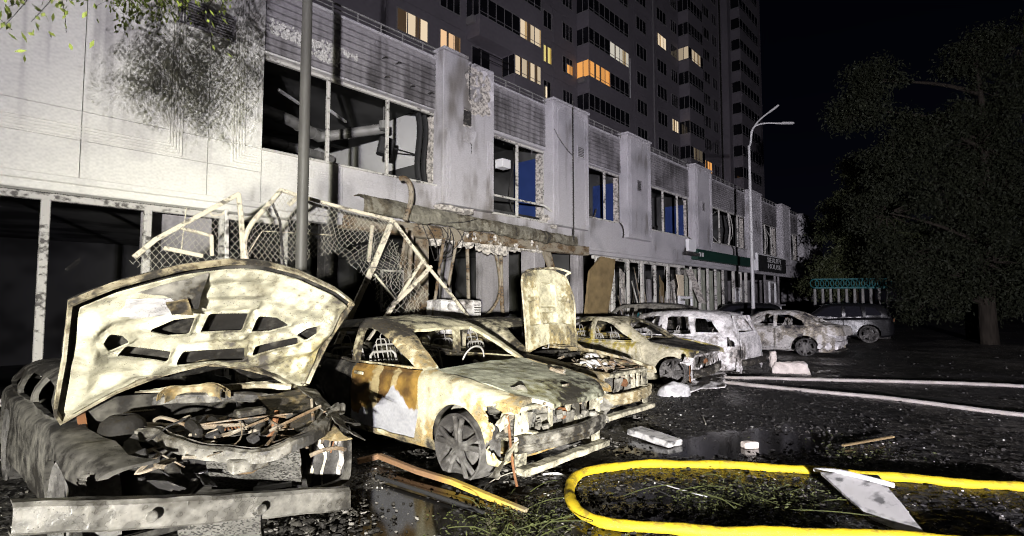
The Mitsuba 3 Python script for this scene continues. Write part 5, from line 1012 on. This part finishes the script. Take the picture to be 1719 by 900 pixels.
for lab, px in (('pale flat fire hose lying straight, farther of the two near the wagon', [(1185, 633), (1250, 634), (1330, 636), (1459, 639), (1600, 643), (1760, 650)]), ('pale flat fire hose lying slantwise, nearer of the two', [(1215, 641), (1260, 646), (1330, 653), (1400, 660), (1459, 665), (1600, 682), (1760, 700)])):
    q = spl([gp(u, v, .04) for u, v in px], 60); q[:, 2] = .035; tag(obj('fire_hose', wob(tube(q, .06, 12, flat=.6), .008, 3), 'hose_white', smooth=40), lab, 'fire hose')
mat('strip_paint', mikit.proc(lambda p, n, uv: mix((.17, .10, .055), mix((.40, .27, .05), (.20, .17, .12), smoothstep(.0, .25, p.x + .1)), smoothstep(-.75, -.45, p.x))), .5, .4, fine_b)
sp_ = [gp(600, 772, .08), gp(636, 763, .10), gp(700, 788, .08), gp(760, 806, .07), gp(825, 833, .05), gp(884, 857, .03)]
tag(obj('bent_trim_strip', cat_([bar(sp_[i], sp_[i + 1], .055, .02, c=.004) for i in range(5)] + [bar(sp_[i] + [0, 0, -.02], sp_[i + 1] + [0, 0, -.02], .022, .05) for i in range(5)]), 'strip_paint'), 'long bent brown and yellow trim strip lying in front of the nearest hatchback', 'trim strip')
tag(obj('black_strip', tube(spl([gp(632, 800, .03), gp(700, 822, .03), gp(760, 842, .025), gp(812, 862, .02)], 14), .018, 6), 'black_plastic'), 'thin black strip lying in the puddle beside the bent trim strip', 'strip')
bd = [gp(1378, 795, .15), gp(1475, 800, .2), gp(1560, 905, .05), gp(1462, 872, .02)]
tag(obj('board', wob(thick(np.array([[bd[0] * (1 - u) * (1 - v) + bd[1] * u * (1 - v) + bd[2] * u * v + bd[3] * (1 - u) * v for v in np.linspace(0, 1, 14)] for u in np.linspace(0, 1, 14)]), .03), .006, 5), 'board_grey'), 'grey weathered board tilted on the ground by the hose at the right', 'board')
mat('board_grey', mikit.proc(lambda p, n, uv: mix((.36, .355, .35), (.10, .10, .10), smoothstep(.5, .75, fbm(*P3(p, 12))))), .7, .3, fine_b)
tag(obj('white_rod', tube(spl([gp(1368, 789, .13), gp(1420, 794, .2), gp(1500, 815, .22)], 12), .02, 8), 'white_paint'), 'white rod lying along the top edge of the grey board', 'rod')
bg = trimesh.creation.icosphere(subdivisions=4, radius=1); v = bg.vertices * [.30, .22, .24]; v[:, 2] = np.maximum(v[:, 2], -.02); v[:, :2] *= (1 + .5 * np.clip(.06 - v[:, 2:], 0, 1)); bg.vertices = v; bg = wob(bg, .05, 6, 3)
mat('white_sheet', mikit.proc(lambda p, n, uv: mix((.52, .52, .53), (.24, .24, .25), fbm(*P3(p, 7)))), .5, .4, rough_b)
tag(obj('plastic_bag', place(bg, gp(1132, 664, 0)), 'white_sheet', smooth=60), 'crumpled white plastic bag lying on the ground before the yellowed car', 'bag')
wd = cat_([wob(cbx(-.38, .38, -.2, .2, -.02, .24, .03).subdivide().subdivide().subdivide().subdivide(), .07, 5, 4), wob(cbx(-.42, -.30, -.1, .1, .1, .50, .03).subdivide().subdivide().subdivide(), .06, 6, 5)])
mat('foam', mikit.proc(lambda p, n, uv: mix((.60, .55, .50), (.34, .30, .27), fbm(*P3(p, 10)))), .85, .2, rough_b)
tag(obj('foam_block', place(wd, gp(1326, 626, 0), -.25), 'foam'), 'jagged white foam block with a tall broken corner, before the grey sedan', 'foam block')
tag(obj('panel_scrap', place(wob(cbx(-.32, .32, -.13, .13, 0, .07, .012).subdivide().subdivide().subdivide(), .012, 6), gp(1098, 738, .02), -.95, .05), 'board_grey'), 'pale flat panel scrap lying before the third car', 'panel scrap')
tag(obj('panel_scrap', place(wob(cbx(-.09, .09, -.05, .05, 0, .07, .01).subdivide().subdivide(), .012, 9), gp(1259, 752, 0), .2), 'foam'), 'small white block alone on the wet ground, right of centre', 'scrap')
tag(obj('panel_scrap', crumple(gp(1165, 628, .03), gp(1215, 622, .22), gp(1218, 650, .2), gp(1150, 655, .04), 14, 12, .12, 4, .02, 3), 'ash_white'), 'torn grey bumper scrap lying at the front of the yellowed car', 'scrap')
tag(obj('plastic_strap', tube(spl([gp(1085, 803, .02), gp(1130, 818, .04), gp(1187, 834, .02)], 10), .012, 6, flat=.4), 'white_sheet'), 'pale narrow strap lying inside the loop of the yellow hose', 'strap')
cab = thing('scorched_cabinet', 'scorched pale metal cabinet with a round hole, sticking up behind the car roofs', 'cabinet'); cp = dp(763, 515, 11.2)
cbm = mf(cbx(-.5, .5, -.3, .3, 0, 1.72, .03)) - cyl_y(-.30, 1.58, .07, -.5, .1, 16); cbm = tm(cbm.refine_to_length(.08)); obj('casing', place(wob(cbm, .03, 4), [cp[0], cp[1], 0], BA - .15), 'ash_white', cab)
obj('vent_slot', place(cat_([bx(.28, .44, -.325, -.30, 1.45 + .05 * k, 1.47 + .05 * k) for k in range(4)]), [cp[0], cp[1], 0], BA - .15), 'soot', cab)
# wires
wires = [tube(spl([gp(u, v, .02) for u, v in p], 16), r, 5) for p, r in (([(812, 822), (840, 800), (880, 790), (925, 797)], .005), ([(912, 797), (935, 795), (950, 802)], .012), ([(1180, 700), (1185, 712)], .008))]
for i, w_ in enumerate(wires): tag(obj('loose_wire', w_, ('wire', 'white_sheet', 'wire')[i]), ('thin pale wire arching from the front wheel of the nearest hatchback', 'short white hose end by the tip of the yellow loop', 'short bit of wire behind the hose')[i], 'wire')
tag(obj('timber_stick', bar(gp(1415, 748, .03), gp(1500, 733, .05), .03, .02), 'board_brown'), 'thin brown stick lying at the right edge behind the hose', 'stick')
# rubble, ash flakes, leaf litter
q = np.random.default_rng(5)
tet = trimesh.creation.icosahedron()
GZ = ground_h(X, Y) * edge + .006 * (1 - edge)
def gz(x, y):
    i = np.clip(np.searchsorted(gx, x), 0, 399); j = np.clip(np.searchsorted(gy, y), 0, 419); return GZ[i, j]
def chips(P, S, q):           # many irregular chips in one mesh: P (n,3), S (n,)
    n = len(P); v = tet.vertices[None] * (q.random((n, 12, 1)) * .7 + .6) * np.stack([np.ones(n), q.uniform(.35, 1, n), q.uniform(.25, .6, n)], 1)[:, None]
    ax = q.normal(size=(n, 3)) * [.35, .35, 3]; R_ = __import__('scipy.spatial.transform', fromlist=['Rotation']).Rotation.from_rotvec(ax).as_matrix()
    v = np.einsum('nij,nkj->nki', R_, v) * S[:, None, None] + P[:, None]
    return trimesh.Trimesh(v.reshape(-1, 3), (tet.faces[None] + 12 * np.arange(n)[:, None, None]).reshape(-1, 3), process=False)
N_ = 15000; U = np.where(q.random(N_) < .5, q.uniform(-100, 1800, N_), 0); V = 900 - 330 * q.random(N_) ** 1.3
sel = q.choice(7, N_, p=[.24, .14, .12, .12, .1, .18, .10]); C7 = np.array([(930, 90, 790, 60), (600, 60, 800, 60), (1100, 60, 670, 35), (1180, 60, 640, 25), (520, 80, 875, 25), (1350, 110, 730, 50), (880, 110, 850, 30)])[sel]
nz = U == 0; U[nz] = (C7[:, 0] + q.normal(size=N_) * C7[:, 1])[nz]; V[nz] = (C7[:, 2] + q.normal(size=N_) * C7[:, 3])[nz]
ok = (V > 565) & (V < 935); U, V = U[ok], V[ok]; G_ = np.array([gp(u, v, 0) for u, v in zip(U, V)]); keep = G_[:, 1] < 20.5
for c in (carA, carH, carC, carD, carS, carG):
    Q = np.column_stack([G_, np.ones(len(G_))]) @ np.linalg.inv(c.M).T; keep &= ~((Q[:, 0] > c.K['len'][0] + .1) & (Q[:, 0] < c.K['len'][1] - .1) & (np.abs(Q[:, 1]) < .8))
G_ = G_[keep]; pale = q.random(len(G_)) < .12; S_ = np.where(pale, .003 + .009 * q.random(len(G_)) ** 3.5, .004 + .019 * q.random(len(G_)) ** 3.5) * (1 + G_[:, 1] / 14); G_[:, 2] = gz(G_[:, 0], G_[:, 1]) + S_ * .2
HP = []
for u, v, rx, n in ((1062, 702, .35, 500), (1165, 652, .5, 700), (1000, 745, .3, 400), (560, 872, .35, 500), (885, 792, .35, 500), (1205, 640, .3, 300), (520, 892, .4, 400), (700, 770, .4, 250), (1240, 628, .4, 300)):
    c = gp(u, v, 0); r_ = np.abs(q.normal(size=n)) * rx * .6; a_ = q.uniform(0, 6.28, n); HP.append(np.column_stack([c[0] + r_ * np.cos(a_) * 1.3, c[1] + r_ * np.sin(a_), np.maximum(.10 * np.exp(-(r_ / (.45 * rx)) ** 2) * q.random(n), .004)]))
HP = np.vstack(HP); ph = q.random(len(HP)) < .22
tag(obj('ash_heap', chips(HP[ph], q.uniform(.006, .03, ph.sum()), q), 'mortar_grey'), 'low heaps of pale ash and crumbs at the noses of the burnt cars', 'ash', kind='stuff')
tag(obj('charred_heap', chips(HP[~ph], q.uniform(.008, .035, (~ph).sum()), q), 'ash_dark'), 'dark charred crumbs heaped in front of the burnt cars', 'rubble', kind='stuff')
mat('mortar_grey', mikit.proc(lambda p, n, uv: mix((.20, .19, .175), (.08, .076, .07), noise(*P3(p, 40)))), .9, .2)
tag(obj('ash_flakes', chips(G_[pale], S_[pale], q), 'mortar'), 'pale ash flakes and chips scattered over the black ground', 'debris', kind='stuff')
tag(obj('charred_rubble', chips(G_[~pale], S_[~pale], q), 'soot'), 'charred crumbs and coal-black rubble strewn over the asphalt', 'rubble', kind='stuff')
mat('leaf', mikit.proc(lambda p, n, uv: mix((.22, .27, .045), (.09, .12, .025), noise(*P3(p, 30)))), .6, .3)
mat('litter', mikit.proc(lambda p, n, uv: mix((.06, .07, .02), (.02, .022, .012), noise(*P3(p, 25)))), .7, .2)
mat('dark_leaf', mikit.proc(lambda p, n, uv: mix((.042, .048, .020), (.02, .025, .011), noise(*P3(p, 5)))), .6, .25)
def leaves(C_, D_, ln, wd, q):      # rhombic leaves at C, long axis D
    D_ = D_ / (np.linalg.norm(D_, axis=1, keepdims=True) + 1e-9); R_ = q.normal(size=D_.shape); S_ = np.cross(D_, R_); S_ /= np.linalg.norm(S_, axis=1, keepdims=True) + 1e-9
    ln = np.broadcast_to(ln, (len(C_),))[:, None]; wd = np.broadcast_to(wd, (len(C_),))[:, None]
    v = np.stack([C_, C_ + D_ * ln * .5 + S_ * wd / 2, C_ + D_ * ln, C_ + D_ * ln * .5 - S_ * wd / 2], 1).reshape(-1, 3); i = np.arange(len(C_))[:, None] * 4
    return trimesh.Trimesh(v, np.vstack([i + [0, 1, 2], i + [0, 2, 3]]), process=False)
LC, LD, TW_ = [], [], []
for k in range(3600):
    u, v = [(q.normal(870, 60), q.normal(878, 22)), (q.normal(1290, 80), q.normal(845, 28)), (q.normal(1200, 60), q.normal(850, 25)), (q.normal(1420, 60), q.normal(770, 20))][q.choice(4, p=[.32, .34, .24, .10])]
    v = min(max(v, 640), 925); p = gp(u, v, 0)
    LC.append([p[0], p[1], max(float(gz(p[0], p[1])), 0) + q.uniform(0, .02)]); LD.append(q.normal(size=3) * [1, 1, .25])
for k in range(34):
    u, v = [(q.normal(870, 60), q.normal(875, 20)), (q.normal(1280, 80), q.normal(845, 30))][k % 2]; a = gp(u, min(v, 915), .02); d = q.normal(size=3) * [.3, .3, .05]; TW_.append(tube(spl([a, a + d * .5 + [0, 0, .03], a + d], 6), .004, 4))
tag(obj('leaf_litter', cat_([leaves(np.array(LC), np.array(LD), q.uniform(.02, .055, len(LC)), .012, q)] + TW_), 'litter'), 'torn green leaves and twigs washed together on the ground', 'leaf litter', kind='stuff')
# ------------------------------------------------------------------ trees
def tree(name, label, base, h, crown, nl, leaf_len, seed, group=None, m='dark_leaf', lean=(0, 0)):
    q = np.random.default_rng(seed); t = thing(name, label, 'tree', group); base = np.asarray(base, float); top = base + [lean[0], lean[1], h]
    tr = spl([base, base + [.1 * lean[0], .1 * lean[1], h * .3], base + [.5 * lean[0] + .2, .5 * lean[1], h * .65], top], 16); obj('trunk', tube(tr, np.linspace(.24, .04, 16) * h / 9, 10), 'bark', t, smooth=40)
    C_, D_, lim = [], [], []
    for (cx, cy, cz, r) in crown:
        c = base + [cx, cy, cz]; near_ = tr[np.argmin(np.linalg.norm(tr - (c - [0, 0, r * .6]), axis=1))]; lim.append(tube(spl([near_, (near_ + c) / 2 + [0, 0, .2], c], 8), np.linspace(.09, .02, 8), 6))
        n_cl = int(26 * r); 
        for k in range(n_cl):
            d = q.normal(size=3); d /= np.linalg.norm(d); e = c + d * r * q.random() ** .4 * [1, 1, .8]; lim.append(tube([c + (e - c) * .25, (c + e) / 2 + q.normal(size=3) * .05, e], [.025, .015, .006], 4))
            n = int(nl * r / n_cl / sum(x[3] for x in crown)); s = q.normal(size=(n, 3)) * .24 * [1, 1, .6]; C_.append(e + s); D_.append(q.normal(size=(n, 3)) + [0, 0, -.7])
    obj('limb', cat_(lim), 'bark', t); C_, D_ = np.vstack(C_), np.vstack(D_)
    tag(obj('crown', leaves(C_, D_, leaf_len * q.uniform(.7, 1.3, len(C_)), leaf_len * .42, q), m, t), kind='stuff'); return t
mat('darker_leaf', mikit.proc(lambda p, n, uv: mix((.014, .016, .008), (.007, .009, .005), noise(*P3(p, 5)))), .7, .15)
mat('bark', mikit.proc(lambda p, n, uv: mix((.030, .025, .02), (.012, .010, .008), noise(p.x * 20, p.y * 20, p.z * 3))), .9, .1)
TG = 'dark trees at the right of the street'
tree('street_tree', 'broad dark leafy tree beside the far end of the building', (17.6, 27.5, 0), 8.5, [(-1.6, 0, 2.7, 1.1), (-.9, -.5, 3.6, 1.3), (.8, 0, 3.4, 1.5), (.3, .2, 5.5, 1.7), (-.2, .2, 6.4, 1.2), (1.6, 0, 6.4, 1.7), (1.0, 0, 8.2, 1.5), (2.4, -.4, 4.5, 1.6)], 42000, .17, 3, TG)
tree('street_tree', 'tall dark tree reaching in from the right edge', (18.6, 21.0, 0), 11.5, [(-4.7, 0, 9.3, 1.1), (-4.0, .3, 10.6, 1.1), (-3.7, .2, 5.2, 1.3), (-3.0, 0, 3.4, 1.4), (-1.8, 0, 2.8, 1.4), (-3.4, 0, 7.2, 1.4), (-2.0, -.5, 6.2, 1.6), (-2.2, 0, 8.4, 1.6), (-.6, -.6, 3.2, 1.5), (.6, -.5, 2.4, 1.4), (-2.6, -.4, 1.8, 1.1), (0, 0, 8.0, 1.5), (-.3, 0, 11.6, 1.2), (1.3, 0, 9.6, 1.7), (.9, 0, 5.8, 1.5), (-.4, .2, 5.0, 1.1), (1.8, 0, 12, 1.6), (2.2, 0, 7.3, 1.6)], 80000, .15, 5, TG, 'darker_leaf')
tree('street_tree', 'dark tree farther back, filling the gap at the street end', (25.5, 38, 0), 9, [(-1.5, 0, 4, 1.8), (0, 0, 6, 2.2), (1.5, 0, 4.5, 2), (0, 0, 8, 1.8), (-2.6, 0, 3, 1.3), (3, 0, 5.5, 2)], 24000, .24, 7, TG)
tree('street_tree', 'dark bushy tree low at the right border', (20.5, 24, 0), 9, [(-1.2, 0, 3.2, 1.6), (.6, 0, 4.2, 1.9), (0, 0, 6.4, 1.9), (1.8, 0, 6, 1.9), (.3, 0, 8.5, 1.6), (-.5, -.5, 2.0, 1.5), (1.2, -.4, 2.2, 1.5)], 40000, .17, 9, TG, 'darker_leaf')
# birch boughs hanging in from the upper left
qb = np.random.default_rng(2); Wt = thing('birch_tree', 'birch with thin drooping leafy twigs hanging in at the top left', 'tree'); tb = np.array([-8.6, 5.2, 0])
obj('trunk', tube(spl([tb, tb + [.1, .1, 3], tb + [.5, .2, 6], tb + [.6, .3, 10]], 14), np.linspace(.2, .06, 14), 10), 'bark', Wt, smooth=40)
C_, D_, lim = [], [], []; ends = []
for k in range(5):
    e = np.array([-3.2 - .9 * k * .6, 5.0 + .35 * (k % 3), 6.4 + .15 * k]); s_ = tb + [.55, .25, 6.2 + .3 * k]; pth = spl([s_, (s_ + e) / 2 + [0, 0, .5], e], 20); lim.append(tube(pth, np.linspace(.05, .012, 20), 6)); ends.append(pth)
def strand(a, ln, n, sp, dirn=(0, 0, -1)):
    d = np.array(dirn) + qb.normal(size=3) * .12; pth = spl([a, a + d * ln * .5 + qb.normal(size=3) * .05, a + d * ln], 8); lim.append(tube(pth, np.linspace(.004, .002, 8), 3))
    t = qb.random(n); idx = np.clip((t * 7).astype(int), 0, 6); pp = pth[idx] + (pth[idx + 1] - pth[idx]) * (t * 7 - idx)[:, None]; C_.append(pp + qb.normal(size=(n, 3)) * sp); D_.append(qb.normal(size=(n, 3)) * .6 + [0, 0, -1])
for (u, v, n) in ((262, 40, 42), (272, 10, 34), (283, 28, 36), (300, -10, 20), (318, 12, 24), (326, 22, 26), (345, -2, 24), (356, 12, 28), (250, 30, 40), (338, -18, 18), (230, 20, 40), (205, 45, 40), (180, 15, 40), (266, 52, 14)):
    b = dp(u, v, 6.2 + qb.uniform(-.3, .3)); ln = 1.0 + qb.random() * .5; strand(b + [0, 0, ln], ln, n * 4, .05)
for k in range(230):   # denser foliage above the frame; it throws the dappled shade on the wall
    u, v = qb.normal(345, 60), qb.normal(100, 65)
    if not (215 < u < 455 and -20 < v < 250 - .45 * abs(u - 385)): continue
    w_ = wl(u, v); f_ = .86; p = LAMP + (w_ - LAMP) * f_
    pv, pu = 505 - (p[2] - .25 - 1.7) / p[1] * 900, 859.5 + 900 * p[0] / p[1]
    if pv > 46 or pu > 368: f_ = qb.uniform(.64, .71); p = LAMP + (w_ - LAMP) * f_
    elif pv > 4 and pu < 262: continue
    strand(p + [0, 0, .25], .5, 25, .08, (qb.normal() * .5, qb.normal() * .5, -.8))
obj('bough', cat_(lim), 'bark', Wt); C_, D_ = np.vstack(C_), np.vstack(D_); tag(obj('leaves', leaves(C_, D_, qb.uniform(.04, .075, len(C_)), .026, qb), 'leaf', Wt), kind='stuff')
# ------------------------------------------------------------------ cafe fence with a teal fretwork top
Cf = thing('cafe_fence', 'low white posts with a teal fretwork top beneath the trees at the far right', 'fence'); ca, cb_ = dp(1368, 495, 25), dp(1490, 497, 24.2); d = (cb_ - ca); n = 10
for k in range(n):
    p = ca + d * k / (n - 1); obj('post', cbx(p[0] - .05, p[0] + .05, p[1] - .05, p[1] + .05, 1.4, 2.26, .02), 'galvanised', Cf)
obj('base_wall', bar(ca * [1, 1, 0] + [0, 0, .7], cb_ * [1, 1, 0] + [0, 0, .7], .3, 1.4), 'soot', Cf)
zz = 2.3
obj('fretwork', cat_([bar(ca * [1, 1, 0] + [0, 0, zz], cb_ * [1, 1, 0] + [0, 0, zz], .07), bar(ca * [1, 1, 0] + [0, 0, zz + .4], cb_ * [1, 1, 0] + [0, 0, zz + .4], .05)] + [tube([[ca[0] + d[0] * t + .2 * math.cos(a), ca[1] + d[1] * t, zz + .2 + .2 * math.sin(a)] for a in np.linspace(0, 2 * math.pi, 12)], .025, 4) for t in np.linspace(.0, 1, 15)]), 'teal_bright', Cf)
mat('teal_bright', (.011, .075, .08), .6, .3)
# ------------------------------------------------------------------ the floodlight behind the photographer
Fl = thing('floodlight', 'black floodlight on a tripod standing behind the photographer', 'floodlight')
obj('lamp_housing', cat_([cbx(LAMP[0] - .25, LAMP[0] + .41, LAMP[1] - .25, LAMP[1] - .06, LAMP[2] - .16, LAMP[2] + .16, .02)]), 'black_plastic', Fl)
obj('tripod', cat_([tube([[LAMP[0] + .08, LAMP[1] - .15, .5], [LAMP[0] + .08, LAMP[1] - .15, 1.3]], .025, 8)] + [tube([[LAMP[0] + .08, LAMP[1] - .15, .75], [LAMP[0] + .08 + .5 * math.cos(a), LAMP[1] - .15 + .5 * math.sin(a), .0]], .018, 6) for a in (.4, 2.5, 4.6)]), 'black_plastic', Fl)
